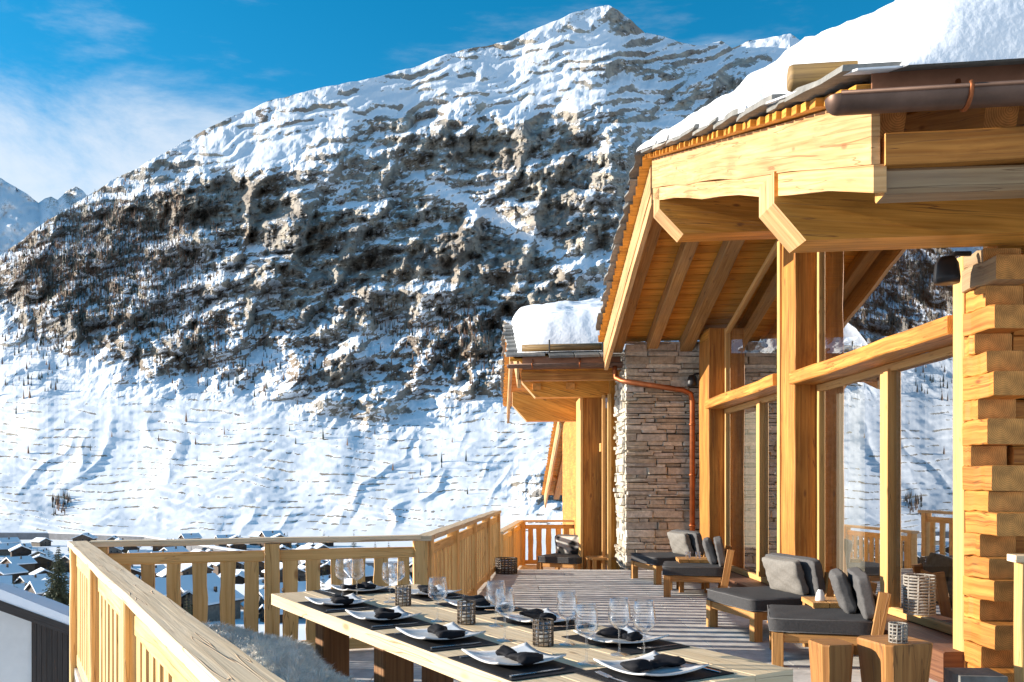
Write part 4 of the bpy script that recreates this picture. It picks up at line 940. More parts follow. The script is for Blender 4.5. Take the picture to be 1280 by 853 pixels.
sg = MB(); a_, b_ = pt2(14.9, 0.12, 0.20), pt2(14.9, 1.75, 0.20); sg.tube([a_, a_.lerp(b_, .5), b_], 0.06, 12)
sgo = sg.build('snow_guard_log', 'snowlog', None, True); tag(sgo, 'snow guard log held by iron hooks on the lower eave', 'log')
for f in (.28, .82):
    c = a_.lerp(b_, f); MB().tube([c + Vector((0, -.075, -.10)), c + Vector((0, -.075, .12))], 0.014, 6).build('hook', 'black', C2)
# its glazed front: posts, glass, mullions
def box2(x0, x1, y0, y1, z0, z1, name, mat): return MB().box((x0, y0, z0), (x1, y1, z1)).build(name, mat, C2)
box2(1.24, 1.29, 15.95, 17.0, -0.35, 2.95, 'frame_post', 'frame')
box2(1.30, 1.66, 16.0, 16.45, -0.35, 2.95, 'post', 'log')
w2 = box2(1.60, 1.66, 15.62, 15.68, -0.35, 2.95, 'window', 'frame')
MB().add([(1.70, 15.4, -.3), (1.64, 16.0, -.3), (1.64, 16.0, 2.95), (1.70, 15.4, 2.95)], [[0, 1, 2, 3]]).build('pane', 'pane', w2)
MB().box((1.58, 15.69, 1.95), (1.66, 16.0, 2.10)).build('transom', 'frame', w2)
box2(1.68, 1.74, 15.42, 15.50, -0.35, 2.95, 'frame_post', 'frame')
box2(1.32, 1.40, 17.0, 23.0, -0.35, 2.9, 'wall', 'timber'); box2(1.72, 2.7, 15.5, 15.7, -0.35, 3.2, 'wall', 'timber')
# copper downpipe
dp = MB(); g0 = q2(14.58, 1.62, 3.30)
path = [g0, g0 + Vector((0, 0, -.10)), g0 + Vector((0.02, -.04, -.20)), g0 + Vector((.10, -.2, -.27)), Vector((1.9, 14.02, 2.99)), Vector((2.72, 13.96, 2.86)), Vector((2.83, 13.95, 2.80)), Vector((2.86, 13.95, 2.68)), Vector((2.86, 13.95, 0.1))]
dp.tube(path, 0.043, 10); dpo = dp.build('downpipe', 'copper', C2, True)
for z in (2.3, 1.5, 0.7): MB().tube([(2.86, 13.95, z), (2.86, 13.95, z + .03)], 0.055, 10).build('pipe_clip', 'copper', dpo, True)

# ---------------------------------------------------------------- third roof farther down the terrace
C3 = thing('chalet', 'small low gable roof with exposed rafters below the second wing', 'chalet', (1.6, 28, -3))
pt3, zf3 = chalet_roof(C3, 1.92, 20.0, 24.6, 31.5, 1.85, 0.34, 0.36, 2.2, bw=0.25, near=False)
def q3(s, p, z): v = pt3(s, p); return Vector((v.x, v.y, z))
purlin(C3, pt3, zf3, 29.6, 29.9, 1.42, 1.98, 0.12, 2.1, 0.26)
for p_ in (0.45, 1.1): MB().beam(pt3(24.7, p_, -0.12), pt3(31.3, p_, -0.12), .2, .2).build('rafter', 'rafter', C3)
MB().box((2.6, 24.8, -4), (2.8, 31.0, 1.6)).build('wall', 'timber', C3)

# ================================================================== NEIGHBOUR HOUSE, TREES, VILLAGE
def neighbour():
    t = thing('house', 'white and dark timber neighbour house with snowy roof edge below the balustrade', 'house', (-11, 19, -8))
    Y0 = 17.5; rp = lambda x, y, Y: px(x, y, Y)
    a = rp(-160, 706, Y0); b = rp(104, 801, Y0)         # underside of the verge facing the terrace
    sl = (b.z - a.z) / (b.x - a.x)
    MB().prism([a + Vector((0, 0, 0.0)), b, b + Vector((0, 0, .20)), a + Vector((0, 0, .20))], (0, 7, -2.2)).build('roof', 'darkboard', t)
    MB().prism([a + Vector((0, .02, .205)), b + Vector((-.03, .02, .205)), b + Vector((-.05, .02, .38)), a + Vector((0, .02, .52))], (0, 6.9, -2.15)).build('roof_snow_layer', 'snow', t)
    z = lambda x: a.z + sl * (x - a.x)
    wx0, wx1, wx2 = -14.0, px(42, 0, Y0 + .9).x, px(100, 0, Y0 + .9).x
    MB().prism([(wx0, Y0 + .9, -9), (wx1, Y0 + .9, -9), (wx1, Y0 + .9, z(wx1) - .30), (wx0, Y0 + .9, z(wx0) - .30)], (0, 5.5, -1.75)).build('wall', 'plaster', t)
    n = 9
    for k in range(n):
        x0 = wx1 + (wx2 - wx1) * k / n; x1 = wx1 + (wx2 - wx1) * (k + 1) / n - .008
        MB().prism([(x0, Y0 + .82, -9), (x1, Y0 + .82, -9), (x1, Y0 + .82, z(x1) - .28), (x0, Y0 + .82, z(x0) - .28)], (0, .2, -.06)).build('cladding_board', 'darkboard', t)
    MB().prism([(wx1, Y0 + 1.03, -9), (wx2, Y0 + 1.03, -9), (wx2, Y0 + 1.03, z(wx2) - .36), (wx1, Y0 + 1.03, z(wx1) - .36)], (0, 5.3, -1.7)).build('wall', 'darkboard', t)
neighbour()

M['needle'] = plain('spruce_needles', (0.065, 0.085, 0.045), 0.85, 0, 0.4, 1.5, col2=(0.14, 0.13, 0.06))
M['bark'] = plain('bark', (0.10, 0.07, 0.05), 0.9, 0, 0.3, 4)
def spruce(name, base, h, rad, label, seed, group=None, nb=26, snowy=0.0):
    rng = random.Random(seed); t = thing(name, label, 'tree', base, group); bx, by, bz = base
    MB().tube([(bx, by, bz - .5), (bx, by, bz + h * .5), (bx, by, bz + h * .97)], [h * .016, h * .010, .02], 7).build('trunk', 'bark', t, True)
    vs, fs = [], []
    for k in range(nb):
        f = k / (nb - 1); z = bz + h * (0.10 + 0.89 * f); r = rad * (1 - f) ** 0.85 * rng.uniform(0.8, 1.12) + 0.05 * rad
        n = int(8 + 12 * (1 - f)); ph = rng.random() * 6
        for i in range(n):
            a = ph + 6.283 * i / n + rng.uniform(-.25, .25); L = r * rng.uniform(0.65, 1.1); dx, dy = math.cos(a), math.sin(a)
            droop = -0.28 * L; m = 5
            for j in range(m):                       # clumps of needles along the bough
                g = (j + .6) / m; c = Vector((bx + dx * L * g, by + dy * L * g, z + droop * g * g + rng.uniform(-.04, .04) * h / 8))
                w = L * 0.20 * (1.15 - g * .6) + .03
                for _ in range(3):
                    b1 = a + rng.uniform(-1.1, 1.1); d = Vector((math.cos(b1), math.sin(b1), rng.uniform(-.55, .15))) * w * rng.uniform(.8, 1.6); sd = Vector((-d.y, d.x, rng.uniform(-.3, .3) * w)) * 0.30
                    o = len(vs); vs += [c - sd, c + sd, c + d + Vector((0, 0, -.2 * w)), c + d * .5 + Vector((0, 0, .22 * w))]
                    fs += [[o, o + 1, o + 3], [o + 1, o + 2, o + 3], [o, o + 3, o + 2]]
    MB().add(vs, fs).build('crown', 'needle', t)
    return t
gz = lambda X, Y: float(ground_z(np.array(X), np.array(Y)))
spruce('spruce_tree', (px(73, 0, 62).x, 62, px(0, 683, 62).z - 9.0), 9.0, 2.1, 'tall dark spruce standing between the neighbour house and the village', 4, nb=50)
spruce('spruce_tree', (px(100, 0, 30).x - .25, 30, px(0, 805, 30).z - 5.0), 5.0, 0.9, 'small spruce half hidden behind the corner post of the balustrade', 5, nb=20)

M['chaletwall'] = per_piece('village_wood', [(0.06, 0.04, 0.03), (0.11, 0.07, 0.045), (0.22, 0.19, 0.16), (0.05, 0.035, 0.03)], scale=0.6, bump=0.1)
M['darkglass'] = plain('dark_window', (0.03, 0.035, 0.045), 0.2)
M['snowfar'] = snow_mat('village_snow', 0.6, 0.2)
def village_house(w, d, h, rise, floors, label):
    t = thing('village_house', label, 'house', (0, 0, 0), 'far chalets in the village'); o = 1.1
    MB().prism([(-w / 2, -d / 2, -6), (w / 2, -d / 2, -6), (w / 2, -d / 2, h), (0, -d / 2, h + rise), (-w / 2, -d / 2, h)], (0, d, 0)).build('wall', 'chaletwall', t)
    for sx in (-1, 1):
        sl = rise / (w / 2); e = Vector((sx * (w / 2 + o), 0, h - sl * o)); r = Vector((0, 0, h + rise))
        dn = lambda p, z: (p.x, -d / 2 - o, p.z + z)
        MB().prism([dn(e, 0.02), dn(r, 0.02), dn(r, 0.3), dn(e, 0.3)], (0, d + 2 * o, 0)).build('roof', 'darkboard', t)
        MB().prism([dn(e, 0.32), dn(r, 0.32), dn(r, 1.15), dn(e, 0.95)], (0, d + 2 * o, 0)).build('roof_snow_layer', 'snowfar', t)
    for f in range(floors):
        z = h * (f + .45) / floors - .4
        for k in range(3):
            x = -w / 2 + w * (k + .5) / 3; MB().box((x - .6, -d / 2 - .06, z), (x + .6, -d / 2 + .1, z + 1.3)).build('window', 'darkglass', t)
        MB().box((-w / 2 + .2, -d / 2 - 1.0, z - .55), (w / 2 - .2, -d / 2 - .001, z - .38)).build('balcony', 'darkboard', t)
    MB().box((w * .18, -.4, h), (w * .18 + .8, .4, h + rise + 1.3)).build('chimney', 'chaletwall', t)
    return t
LBL = 'small far chalet with thick snow on its gable roof in the village'
protos = [village_house(13, 15, 7.5, 3.2, 3, 'three storey far chalet with snowy gable roof in the village'), village_house(10, 12, 5.5, 2.8, 2, 'small two storey far chalet with snowy gable roof in the village'), village_house(17, 14, 10, 3.6, 4, 'broad four storey far chalet with snowy gable roof in the village')]
def build_village():
    rng = random.Random(12); used = [False] * 3; spots = []
    tries = 0
    while len(spots) < 190 and tries < 12000:
        tries += 1
        Y = 290 + 540 * rng.random() ** 1.15; x = rng.uniform(-160, 660); X = (x - 640) / FPX * Y
        if x > 420 and Y > 560: continue
        if any((X - a) ** 2 + (Y - b) ** 2 < 16.5 ** 2 for a, b in spots): continue
        spots.append((X, Y))
        i = rng.choice((0, 0, 1, 1, 2)); z = gz(X, Y) - 1.5; rz = rng.choice((0.4, 0.5, -0.5, 1.1, -0.9, 0.2)) + rng.uniform(-.2, .2); sc = rng.uniform(0.8, 1.1)
        if not used[i]:
            o = protos[i]; used[i] = True; o.location = (X, Y, z); o.rotation_euler = (0, 0, rz); o.scale = (sc,) * 3
        else: dup(protos[i], (X, Y, z), rz, scale=sc)
    return spots
VS = build_village()
def build_village_trees():
    rng = random.Random(5); p = spruce('fir_tree', (0, 0, 0), 13.0, 2.6, 'small dark fir tree between the village chalets', 9, 'firs in the village', nb=12); first = True; n = 0
    while n < 45:
        Y = rng.uniform(250, 820); x = rng.uniform(-120, 640); X = (x - 640) / FPX * Y
        if any((X - a) ** 2 + (Y - b) ** 2 < 11 ** 2 for a, b in VS): continue
        s = rng.uniform(.6, 1.25); z = gz(X, Y) - .5; n += 1
        if first: p.location = (X, Y, z); p.scale = (s,) * 3; first = False
        else: dup(p, (X, Y, z), rng.random() * 6, scale=s)
build_village_trees()
# long grey gallery wall at the foot of the slope
def gallery():
    t = thing('gallery', 'long grey concrete gallery along the foot of the snowy slope', 'wall', (-500, 850, -56))
    pts = [px(x, 0, Y) for x, Y in ((-200, 900), (60, 880), (180, 820), (300, 640), (420, 560), (640, 545))]
    for a, b in zip(pts[:-1], pts[1:]):
        a.z = b.z = -57; MB().prism([a, b, b + Vector((0, 0, 7.5)), a + Vector((0, 0, 7.5))], (0, 6, 0)).build('wall_section', 'concrete', t)
        MB().prism([a + Vector((0, -.3, 7.52)), b + Vector((0, -.3, 7.52)), b + Vector((0, -.3, 8.6)), a + Vector((0, -.3, 8.6))], (0, 7, 0)).build('snow_cap', 'snowfar', t)
M['concrete'] = plain('grey_concrete', (0.20, 0.20, 0.21), 0.9, 0, 0.2, 0.2)
gallery()

# ================================================================== DINING TABLE AND SETTINGS
TZ = 0.75
def oriented(mb_fn, t, n, z, rot=0.0): pass
TANG = math.atan2(TD.y, TD.x)
TB = thing('dining_table', 'long pale oak dining table laid with black placemats', 'table', tuple(tp(1.0, .44)))
NP = 5; tw = 0.94 / NP
for k in range(NP):
    n0 = -0.03 + k * tw; a, b = tp(-0.46, n0 + tw / 2, TZ - 0.0325), tp(2.55, n0 + tw / 2, TZ - 0.0325)
    MB().beam(a, b, tw - 0.0022, 0.065, ch=0.002).build('tabletop_plank', 'table', TB)
for t_ in (0.12, 0.92, 2.28):
    for n_ in (0.13, 0.76):
        MB().beam(tp(t_, n_, 0), tp(t_, n_, TZ - .066), 0.15, 0.12, up=TD, ch=.006).build('leg', 'darkwood', TB)
    MB().beam(tp(t_, 0.21, TZ - .12), tp(t_, 0.69, TZ - .12), 0.09, 0.10).build('cross_rail', 'darkwood', TB)
BN = thing('bench', 'wooden bench between the table and the balustrade, covered by sheepskin', 'bench', tuple(tp(.6, -.3)))
for k in range(3):
    MB().beam(tp(-.55, -.44 + k * .135, .435), tp(2.3, -.44 + k * .135, .435), .13, .04, ch=.004).build('seat_plank', 'table', BN)
for t_ in (-.3, 0.9, 2.0):
    for n_ in (-.46, -.17): MB().beam(tp(t_, n_, 0), tp(t_, n_, .414), .09, .09, up=TD).build('leg', 'darkwood', BN)
# sheepskin
def sheepskin():
    t = thing('sheepskin', 'long haired grey sheepskin draped over the bench', 'sheepskin', tuple(tp(.3, -.3, .46)))
    nt_, nn2 = 34, 14; T0, T1, N0, N1 = -0.62, 1.45, -0.56, 0.0; vs, fs = [], []
    pos = lambda f, g: tp(T0 + (T1 - T0) * f, (N0 + N1) / 2 + (g - .5) * (N1 - N0) * (0.92 + .1 * math.sin(f * 19)), 0.525 + 0.03 * math.sin(f * 9 + g * 5) - 0.10 * max(0, abs(g - .5) - .33) / .17 + (0.0))
    for i in range(nt_ + 1):
        for j in range(nn2 + 1): vs.append(pos(i / nt_, j / nn2))
    for i in range(nt_):
        for j in range(nn2): a = i * (nn2 + 1) + j; fs.append([a, a + 1, a + nn2 + 2, a + nn2 + 1])
    MB().add(vs, fs).build('hide', 'fur', t, True)
    rng = random.Random(8); hv, hf = [], []
    for _ in range(42000):
        f, g = rng.random(), rng.random(); p = pos(f, g); ln = rng.uniform(.03, .07)
        lock = perl(f * 26, g * 9)
        d = (TN * ((g - .5) * 1.2 + lock[0] * .9) + TD * (lock[1] * .9 + 0.25) + Vector((0, 0, rng.uniform(.25, .75)))).normalized() * ln
        d += Vector((rng.uniform(-.012, .012), rng.uniform(-.012, .012), 0))
        s_ = Vector((rng.uniform(-1, 1), rng.uniform(-1, 1), 0)).normalized() * 0.0016
        o = len(hv); mid = p + d * .55 + Vector((0, 0, ln * .10)); hv += [p - s_, p + s_, mid + s_ * .8, mid - s_ * .8, p + d + Vector((0, 0, -ln * .12))]
        hf += [[o, o + 1, o + 2, o + 3], [o + 3, o + 2, o + 4]]
    hair = MB().add(hv, hf).build('wool', 'fur', t); hair['kind'] = 'stuff'
def perl(a, b): return (float(perlin(np.array(a), np.array(b), 300)), float(perlin(np.array(a), np.array(b), 301)))
_pn = {}
sheepskin()

# ---- table ware, built once around the origin, then copied
def plate_proto(label):
    n = 14; h = 0.138; vs, fs = [], []
    def z(x, y): r2 = (x * x + y * y); return 0.004 + 0.030 * max(0, r2 - 0.12) ** 1.35 / 1.9 ** 1.35 * 0.95
    for sgn in (0, 1):
        for i in range(n + 1):
            for j in range(n + 1):
                x, y = -1 + 2 * i / n, -1 + 2 * j / n
                k = 1 - 0.045 * (x * x + y * y) * 0 ; sx = x * (1 - 0.05 * (1 - y * y) * 0 - 0.06 * (1 - abs(y)) ** 0 * 0); bow = 1 - 0.055 * (1 - y * y); bow2 = 1 - 0.055 * (1 - x * x)
                vs.append((x * h * bow, y * h * bow2, z(x, y) + (0.0055 if sgn else 0)))
    N = (n + 1) ** 2
    for i in range(n):
        for j in range(n):
            a = i * (n + 1) + j; fs.append([a, a + 1, a + n + 2, a + n + 1]); fs.append([N + a, N + a + n + 1, N + a + n + 2, N + a + 1])
    rim = [i * (n + 1) for i in range(n + 1)] + [n * (n + 1) + j for j in range(1, n + 1)] + [i * (n + 1) + n for i in range(n - 1, -1, -1)] + [j for j in range(n - 1, 0, -1)]
    for a, b in zip(rim, rim[1:] + rim[:1]): fs.append([a, b, N + b, N + a])
    o = MB().add(vs, fs).build('plate', 'china', None, True); return tag(o, label, 'plate', 'plates on the dining table')
def napkin_proto(seed):
    rng = np.random.RandomState(seed); n, m = 26, 16; vs, fs = [], []
    for i in range(n + 1):
        f = i / n; X = (f - .5) * 0.205; w = 0.036 + 0.012 * math.sin(f * 7 + seed) + (0.014 if f > .8 else 0) - .012 * (abs(f - .42) < .07); hh = 0.015 - 0.003 * math.cos(f * 9 + seed) - .003 * (abs(f - .42) < .07)
        for j in range(m):
            t = 6.283 * j / m; fold = 1 + 0.16 * math.sin(3 * t + f * 6 + seed) + 0.08 * math.sin(5 * t - f * 9)
            k = 0.25 if i in (0, n) else 1
            vs.append((X, w * math.cos(t) * fold * k + .006 * math.sin(f * 11), hh * (1 + math.sin(t) * fold * k)))
    for i in range(n):
        for j in range(m): j2 = (j + 1) % m; fs.append([i * m + j, i * m + j2, (i + 1) * m + j2, (i + 1) * m + j])
    fs += [list(range(m - 1, -1, -1)), [n * m + j for j in range(m)]]
    return MB().add(vs, fs).mesh('napkin', True)
def mat_mesh(): return MB().beam((-.225, 0, .0023), (.225, 0, .0023), .30, .004, ch=.001).mesh('placemat')
def fork_mesh():
    m = MB(); z = .006
    m.beam((-.10, 0, z), (.02, 0, z), .010, .003, ch=.001, taper=.55); m.beam((.02, 0, z), (.045, 0, z + .002), .022, .003, ch=.001)
    for k in range(4): y = -.009 + k * .006; m.beam((.045, y, z + .002), (.095, y, z + .006), .0032, .0028, ch=.0006)
    return m.mesh('fork')
def knife_mesh():
    m = MB(); z = .006; m.beam((-.11, 0, z), (-.01, 0, z), .012, .005, ch=.0015)
    m.prism([(-.01, -.006, z - .001), (.09, -.009, z - .001), (.115, -.001, z - .001), (.11, .006, z - .001), (-.01, .006, z - .001)], (0, 0, .0022)); return m.mesh('knife')
def glass_proto(h, bowl):
    p = [(0.0, 0.004), (0.034, 0.003), (0.0345, 0.001), (0.032, 0.005), (0.010, 0.008), (0.0042, 0.014), (0.0036, 0.05), (0.0036, h * .42), (0.007, h * .455), (0.022, h * .49), (bowl * .93, h * .58), (bowl, h * .70), (bowl * .93, h * .86), (bowl * .82, h)]
    q = [(r - .0012, z) for r, z in reversed(p[9:])] + [(0.0, h * .475)]
    return MB().lathe(p + q, 26).mesh('wine_glass', True)
MATM, FORK, KNIFE = mat_mesh(), fork_mesh(), knife_mesh(); NAP = [napkin_proto(i) for i in range(4)]
for me, k in ((MATM, 'mat'), (FORK, 'steel'), (KNIFE, 'steel')): me.materials.append(M[k])
for me in NAP: me.materials.append(M['napkin'])
def put(name, me, loc, rz, label, cat, group=None):
    o = bpy.data.objects.new(name, me); C.objects.link(o); o.location = loc; o.rotation_euler = (0, 0, rz); return tag(o, label, cat, group)
PLATE = plate_proto('x').data; bpy.data.objects.remove(bpy.data.objects['plate'])
seats = [(0.225, 0.125, 0, 'bench side, first from far balustrade'), (0.81, 0.125, 0, 'bench side, second from far balustrade'),
         (1.395, 0.125, 0, 'bench side, third from far balustrade'), (1.975, 0.125, 0, 'bench side, fourth from far balustrade'),
         (0.09, 0.735, math.pi, 'lounge side, first from far balustrade'), (0.655, 0.735, math.pi, 'lounge side, second from far balustrade'),
         (1.245, 0.735, math.pi, 'lounge side, third from far balustrade'), (1.835, 0.735, math.pi, 'lounge side, fourth from far balustrade'),
         (-0.30, 0.44, -math.pi / 2, 'table head at the far balustrade'), (2.35, 0.45, math.pi / 2, 'table head facing the stools')]
for k, (t_, n_, r_, where) in enumerate(seats):
    # local frame: X along the mat's long side, -Y towards the diner
    rz = TANG + r_; ex = Vector((math.cos(rz), math.sin(rz), 0)); ey = Vector((-ex.y, ex.x, 0)); c = tp(t_, n_, TZ)
    put('placemat', MATM, c, rz + random.uniform(-.02, .02), 'black rectangular placemat, ' + where, 'placemat', 'placemats')
    jx = random.uniform(-.012, .012)
    put('plate', PLATE, c + Vector((0, 0, .004)) + ex * (jx + (-.03 if k < 4 else 0)) + ey * .012, rz + random.uniform(-.05, .05), 'square white plate with upturned corners, ' + where, 'plate', 'plates')
    put('napkin', NAP[k % 4], c + Vector((0, 0, .016)) + ex * (jx + .005) + ey * .01, rz + random.uniform(-.25, .25), 'rolled black napkin on a plate, ' + where, 'napkin', 'napkins')
    put('fork', FORK, c + Vector((0, 0, .002)) - ex * .185 - ey * .02, rz + math.pi / 2 + random.uniform(-.05, .05), 'steel fork beside a plate, ' + where, 'fork', 'forks')
    put('knife', KNIFE, c + Vector((0, 0, .002)) + ex * .18 - ey * .02, rz + math.pi / 2 + random.uniform(-.05, .05), 'steel knife beside a plate, ' + where, 'knife', 'knives')
G1, G2 = glass_proto(.215, .043), glass_proto(.205, .047)
for me in (G1, G2): me.materials.append(M['wineglass'])
gl = [(428, 747, G1, 'standing together by the plate at the far head of the table'), (446, 747, G1, 'standing together by the plate at the far head of the table'),
      (487, 753, G1, 'left of the lantern nearest the far balustrade'), (496, 748, G2, 'left of the lantern nearest the far balustrade'),
      (547, 777, G2, 'between the first two wire lanterns'), (620, 783, G2, 'between the second and third wire lanterns'), (631, 801, G1, 'between the second and third wire lanterns'),
      (709, 806, G1, 'right of the lantern closest to the open head'), (733, 830, G1, 'in front of the plate at the open head of the table'),
      (774, 819, G1, 'lounge side, beside the last plate of the row'), (805, 824, G1, 'lounge side, beside the last plate of the row')]
for x, y, me, wh in gl:
    p = on(x, y, TZ); put('wine_glass', me, p, 0, 'clear stemmed wine glass ' + wh, 'wine glass', 'wine glasses')

def wire_lantern(name, loc, r, h, label, rings, ups, wr, mat='wire', wax=True, wob=.0):
    t = thing(name, label, 'lantern', (0, 0, 0)); x, y, z = (0, 0, 0)
    m = MB()
    for k in range(rings):
        zz = wr + (h - 2 * wr) * k / (rings - 1); m.tube([(r * math.cos(a) * (1 + wob * math.sin(5 * a + k)), r * math.sin(a) * (1 + wob * math.sin(5 * a + k)), zz + wob * .03 * math.sin(3 * a + k * 2)) for a in np.linspace(0, 6.283, 19)[:-1]], wr, 5, closed=True)
    m.build('ring_wires', mat, t, True)
    m = MB()
    for k in range(ups):
        a = 6.283 * k / ups; m.tube([(r * math.cos(a), r * math.sin(a), 0), (r * math.cos(a + .05), r * math.sin(a + .05), h)], wr, 5)
    m.build('upright_wires', mat, t, True)
    MB().lathe([(0, .004), (r * .80, .004), (r * .82, .01), (r * .82, h * .88), (r * .79, h * .88), (r * .79, .012), (0, .012)], 20).build('glass_cup', 'candleglass', t, True)
    if wax: MB().lathe([(0, .012), (r * .5, .012), (r * .5, h * .35), (r * .1, h * .36), (0, h * .37)], 16).build('candle', 'wax', t, True)
    t.location = loc; return t
for (x, y, wh) in ((504, 757, 'on the table nearest the far balustrade'), (583, 780, 'on the middle of the table'), (679, 807, 'on the table closest to the stools')):
    wire_lantern('candle_lantern', on(x, y, TZ), .040, .105, 'small dark wire candle lantern ' + wh, 7, 12, .0024)
wire_lantern('candle_lantern', on(633, 717, 0), .16, .24, 'broad dark woven lantern on the floor at the terrace step', 7, 18, .010, wob=.05)

# ================================================================== LOUNGE FURNITURE
def cushion_mb(sx, sy, sz, c, rot=None, pw=5.0, pillow=0.0, n=9, wr=0.0, seed=0):
    """stuffed box: superellipsoid; pillow>0 thins it towards its edges"""
    idx, vs, fs = {}, [], []; rng = random.Random(seed)
    def key(p): return tuple(round(v, 5) for v in p)
    def vert(p):
        k = key(p)
        if k not in idx:
            q = Vector(p); nrm = (abs(q.x) ** pw + abs(q.y) ** pw + abs(q.z) ** pw) ** (1 / pw); q = q / nrm
            if pillow:
                e = max(0, 1 - abs(q.x) ** 4) ** .5 * max(0, 1 - abs(q.y) ** 4) ** .5; q.z *= (1 - pillow) + pillow * e
                q.x *= 1 - 0.05 * (1 - q.y * q.y) ; q.y *= 1 - 0.05 * (1 - q.x * q.x)
            w = wr * (math.sin(q.x * 7 + seed) * math.sin(q.y * 6 + seed * 2) + .5 * math.sin(q.x * 15 + q.y * 9 + seed))
            v = Vector((q.x * sx / 2, q.y * sy / 2, q.z * sz / 2 + w * (1 if q.z > 0 else -1) * (abs(q.z) ** .5)))
            if rot: v = rot @ v
            idx[k] = len(vs); vs.append(v + Vector(c))
        return idx[k]
    for ax in range(3):
        for sg in (-1, 1):
            for i in range(n):
                for j in range(n):
                    P = []
                    for a, b in ((i, j), (i + 1, j), (i + 1, j + 1), (i, j + 1)):
                        p = [0, 0, 0]; p[ax] = sg; p[(ax + 1) % 3] = -1 + 2 * a / n; p[(ax + 2) % 3] = -1 + 2 * b / n; P.append(vert(p))
                    fs.append(P if sg > 0 else P[::-1])
    return MB().add(vs, fs)
def lounge_chair(width, label, pillows):
    """low timber chair facing +X, seat 0.78 deep, width along Y"""
    t = thing('lounge_chair', label, 'chair', (0, 0, 0), 'lounge chairs along the glass front'); w = width / 2; dp_ = 0.80
    for sy in (-1, 1):
        MB().beam((dp_ / 2 - .045, sy * (w - .045), 0), (dp_ / 2 - .045, sy * (w - .045), .275), .09, .09, up=(0, 1, 0), ch=.004).build('leg', 'teak', t)
        MB().beam((-dp_ / 2 + .06, sy * (w - .045), 0), (-dp_ / 2 - .05, sy * (w - .045), .62), .09, .075, up=(0, 1, 0), ch=.004).build('leg', 'teak', t)
        MB().beam((-dp_ / 2 + .075, sy * (w - .045), .235), (dp_ / 2 - .092, sy * (w - .045), .235), .05, .075).build('side_rail', 'teak', t)
    MB().beam((dp_ / 2 - .045, -w + .092, .235), (dp_ / 2 - .045, w - .092, .235), .06, .075).build('front_rail', 'teak', t)
    for k in range(3):
        z = .34 + k * .10; x = -dp_ / 2 + .06 - .177 * z + .02; MB().beam((x, -w + .092, z), (x, w - .092, z), .025, .07).build('back_slat', 'teak', t)
    sc_ = cushion_mb(.80, width - .02, .125, (0.02, 0, .337), pw=14, wr=.004, n=13, seed=1).build('seat_cushion', 'charcoal', t, True)
    X, Yw = .396, (width - .02) / 2 - .004
    for zz in (.288, .388): MB().tube([(0.02 + sx * (X - cx_), sy * (Yw - cy_), zz) for sx, sy, cx_, cy_ in ((1, -1, 0, .03), (1, 1, 0, .03), (1, 1, .03, 0), (-1, 1, .03, 0), (-1, 1, 0, .03), (-1, -1, 0, .03), (-1, -1, .03, 0), (1, -1, .03, 0))], .0055, 6, closed=True).build('piping', 'greycloth', sc_, True)
    rot = Matrix.Rotation(R(-78), 3, 'Y')
    cushion_mb(.36, width - .06, .10, (-dp_ / 2 + .075, 0, .575), rot, pw=11, wr=.006, n=12, seed=2).build('back_cushion', 'greycloth', t, True)
    for k, (yo, mat, sz) in enumerate(pillows):
        rot = Matrix.Rotation(R(-72), 3, 'Y')
        pl = cushion_mb(.36, sz, .13, (-dp_ / 2 + .205, yo, .565), rot, pw=12, pillow=.55, wr=.008, n=14, seed=3 + k).build('pillow', mat, t, True)
    return t
# positions read off the legs that touch the floor
ch1 = lounge_chair(.85, 'charcoal cushioned lounge chair beside the wooden block stools', [(-.16, 'greycloth', .46)])
ch2 = lounge_chair(.95, 'lounge chair with wide pale pillow in front of the central glazing post', [(.04, 'palepillow', .62)])
ch3 = dup(ch1, (0, 0, 0), 0, 'charcoal cushioned lounge chair between the central post and the stone wall')
ch4 = dup(ch2, (0, 0, 0), 0, 'lounge chair with pale pillow standing against the stone wall')
def place_chair(o, legpx, ang, width, side):
    """put the front leg (side -1 = the chair's right) on the floor point seen at legpx"""
    p = on(*legpx, 0.0); f = Vector((math.cos(R(ang)), math.sin(R(ang)), 0)); l = Vector((-f.y, f.x, 0))
    k_ = 0.94; o.location = p - f * .355 * k_ - l * (side * (width / 2 - .045) * k_); o.rotation_euler = (0, 0, R(ang)); o.scale = (k_,) * 3
place_chair(ch1, (972, 833), 165, .85, 1)
place_chair(ch2, (945, 802), 195, .95, 1)
place_chair(ch3, (834, 746), 168, .85, 1)
place_chair(ch4, (822, 731), 195, .95, 1)
ch5 = lounge_chair(.85, 'small armchair with black and white pillow on the lower terrace', [(0.0, 'cowhide', .5)]) if False else None

def cow_mat():
    m, nt, b, L = new_mat('black_white_hide'); tc = nn(nt, 'ShaderNodeTexCoord'); n = nn(nt, 'ShaderNodeTexNoise'); n.inputs['Scale'].default_value = 3.2; n.inputs['Detail'].default_value = 1
    L(tc.outputs['Object'], n.inputs['Vector']); r = ramp(nt, [(0.48, (0.03, 0.03, 0.03)), (0.53, (0.6, 0.58, 0.54))]); L(n.outputs[0], r.inputs[0]); L(r.outputs[0], b.inputs['Base Color']); b.inputs['Roughness'].default_value = .9
    return m
M['cowhide'] = cow_mat()
ch5 = lounge_chair(.85, 'small lounge chair with black and white pillow on the lower terrace', [(0.0, 'cowhide', .62)])
ch5.location = (1.02, 16.35, -0.35); ch5.rotation_euler = (0, 0, R(-120))

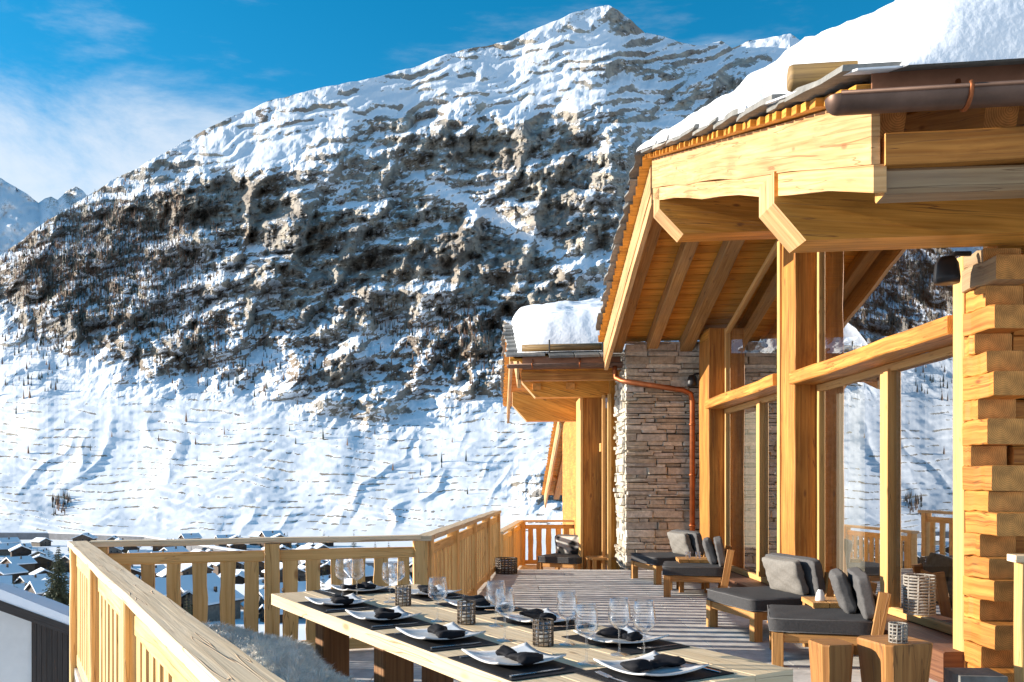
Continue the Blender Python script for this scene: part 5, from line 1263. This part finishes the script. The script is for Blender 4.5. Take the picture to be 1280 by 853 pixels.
def side_table(loc, ang, w, d, h, label):
    t = thing('side_table', label, 'table', (0, 0, 0))
    for k in range(3): MB().beam((-w / 2, -d / 2 + d * (k + .5) / 3, h - .02), (w / 2, -d / 2 + d * (k + .5) / 3, h - .02), d / 3 - .006, .04, ch=.003).build('top_plank', 'teak', t)
    for sx in (-1, 1):
        for sy in (-1, 1): MB().beam((sx * (w / 2 - .04), sy * (d / 2 - .04), 0), (sx * (w / 2 - .04), sy * (d / 2 - .04), h - .041), .06, .06, up=(0, 1, 0)).build('leg', 'teak', t)
    t.location = loc; t.rotation_euler = (0, 0, R(ang)); return t
st1 = side_table((2.66, 7.33, 0), 85, .40, .40, .42, 'low teak side table between the two lounge chairs by the central post')
st2 = side_table((2.33, 11.35, 0), 85, .42, .40, .42, 'low teak side table between the lounge chairs by the stone wall')
st3 = side_table((1.62, 15.7, -.35), 10, .5, .5, .42, 'pale side table beside the small lounge chair on the lower terrace')
def tumbler(loc, label, grp):
    o = MB().lathe([(0, .003), (.032, .003), (.036, .09), (.034, .09), (.030, .010), (0, .010)], 20).build('tumbler', 'candleglass', None, True); o.location = loc; tag(o, label, 'glass', grp)
def pot(loc, label):
    o = MB().lathe([(0, 0), (.040, 0), (.042, .01), (.032, .06), (.020, .085), (.020, .09), (0, .092)], 20).build('sugar_pot', 'china', None, True); o.location = loc; tag(o, label, 'pot')
pot((2.55, 7.28, .42), 'small white china pot on the side table by the central post')
wire_lantern('candle_lantern', (2.72, 7.22, .42), .045, .10, 'small wire lantern beside the white china pot', 5, 10, .004, 'greywire')
tumbler((2.26, 11.30, .42), 'clear tumbler on the side table by the stone wall', 'tumblers'); tumbler((2.38, 11.26, .42), 'clear tumbler on the side table by the stone wall', 'tumblers')

def block_stool(c, w, d, h, ang, label, tp_=0.82):
    t = thing('block_stool', label, 'stool', (0, 0, 0)); vs = []
    for z, s, ch in ((0, tp_, .03), (h - .012, 1.0, .03), (h, .985, .035)):
        W, D = w / 2 * s, d / 2 * s
        vs += [(-W + ch, -D, z), (W - ch, -D, z), (W, -D + ch, z), (W, D - ch, z), (W - ch, D, z), (-W + ch, D, z), (-W, D - ch, z), (-W, -D + ch, z)]
    fs, uvs = [], []
    for k in range(2):
        acc = 0
        for i in range(8):
            j = (i + 1) % 8; fs.append([k * 8 + i, k * 8 + j, k * 8 + 8 + j, k * 8 + 8 + i]); e = (Vector(vs[i]) - Vector(vs[j])).length; z0, z1 = vs[k * 8][2], vs[k * 8 + 8][2]
            uvs.append([(z0, acc), (z0, acc + e), (z1, acc + e), (z1, acc)]); acc += e
    fs += [list(range(7, -1, -1)), [16 + i for i in range(8)]]; uvs += [[(vs[i][0], vs[i][1]) for i in fs[-2]], [(vs[i][0], vs[i][1]) for i in fs[-1]]]
    MB().add(vs, fs, uvs).build('block', 'stool', t)
    t.location = c; t.rotation_euler = (0, 0, R(ang)); return t
block_stool((2.38, 5.48, 0), .335, .34, .42, 14, 'solid oak block stool with a wire lantern on top')
block_stool((2.00, 5.52, 0), .21, .24, .40, 8, 'narrow solid oak block stool next to the lounge chair')
wire_lantern('candle_lantern', (2.36, 5.38, .42), .050, .12, 'small wire lantern standing on the oak block stool', 6, 12, .005, 'greywire')
wire_lantern('candle_lantern', (3.02, 6.52, .425), .105, .29, 'tall ringed rattan lantern in front of the glazed door', 13, 9, .008, 'greywire', wob=.02)
blk = MB().prism([(2.66, 5.22, 0), (2.93, 5.20, 0), (2.95, 5.45, 0), (2.68, 5.46, 0)], (0, 0, .25)).build('stone_block', 'slate'); tag(blk, 'grey stone block on the floor at the foot of the log corner', 'stone')
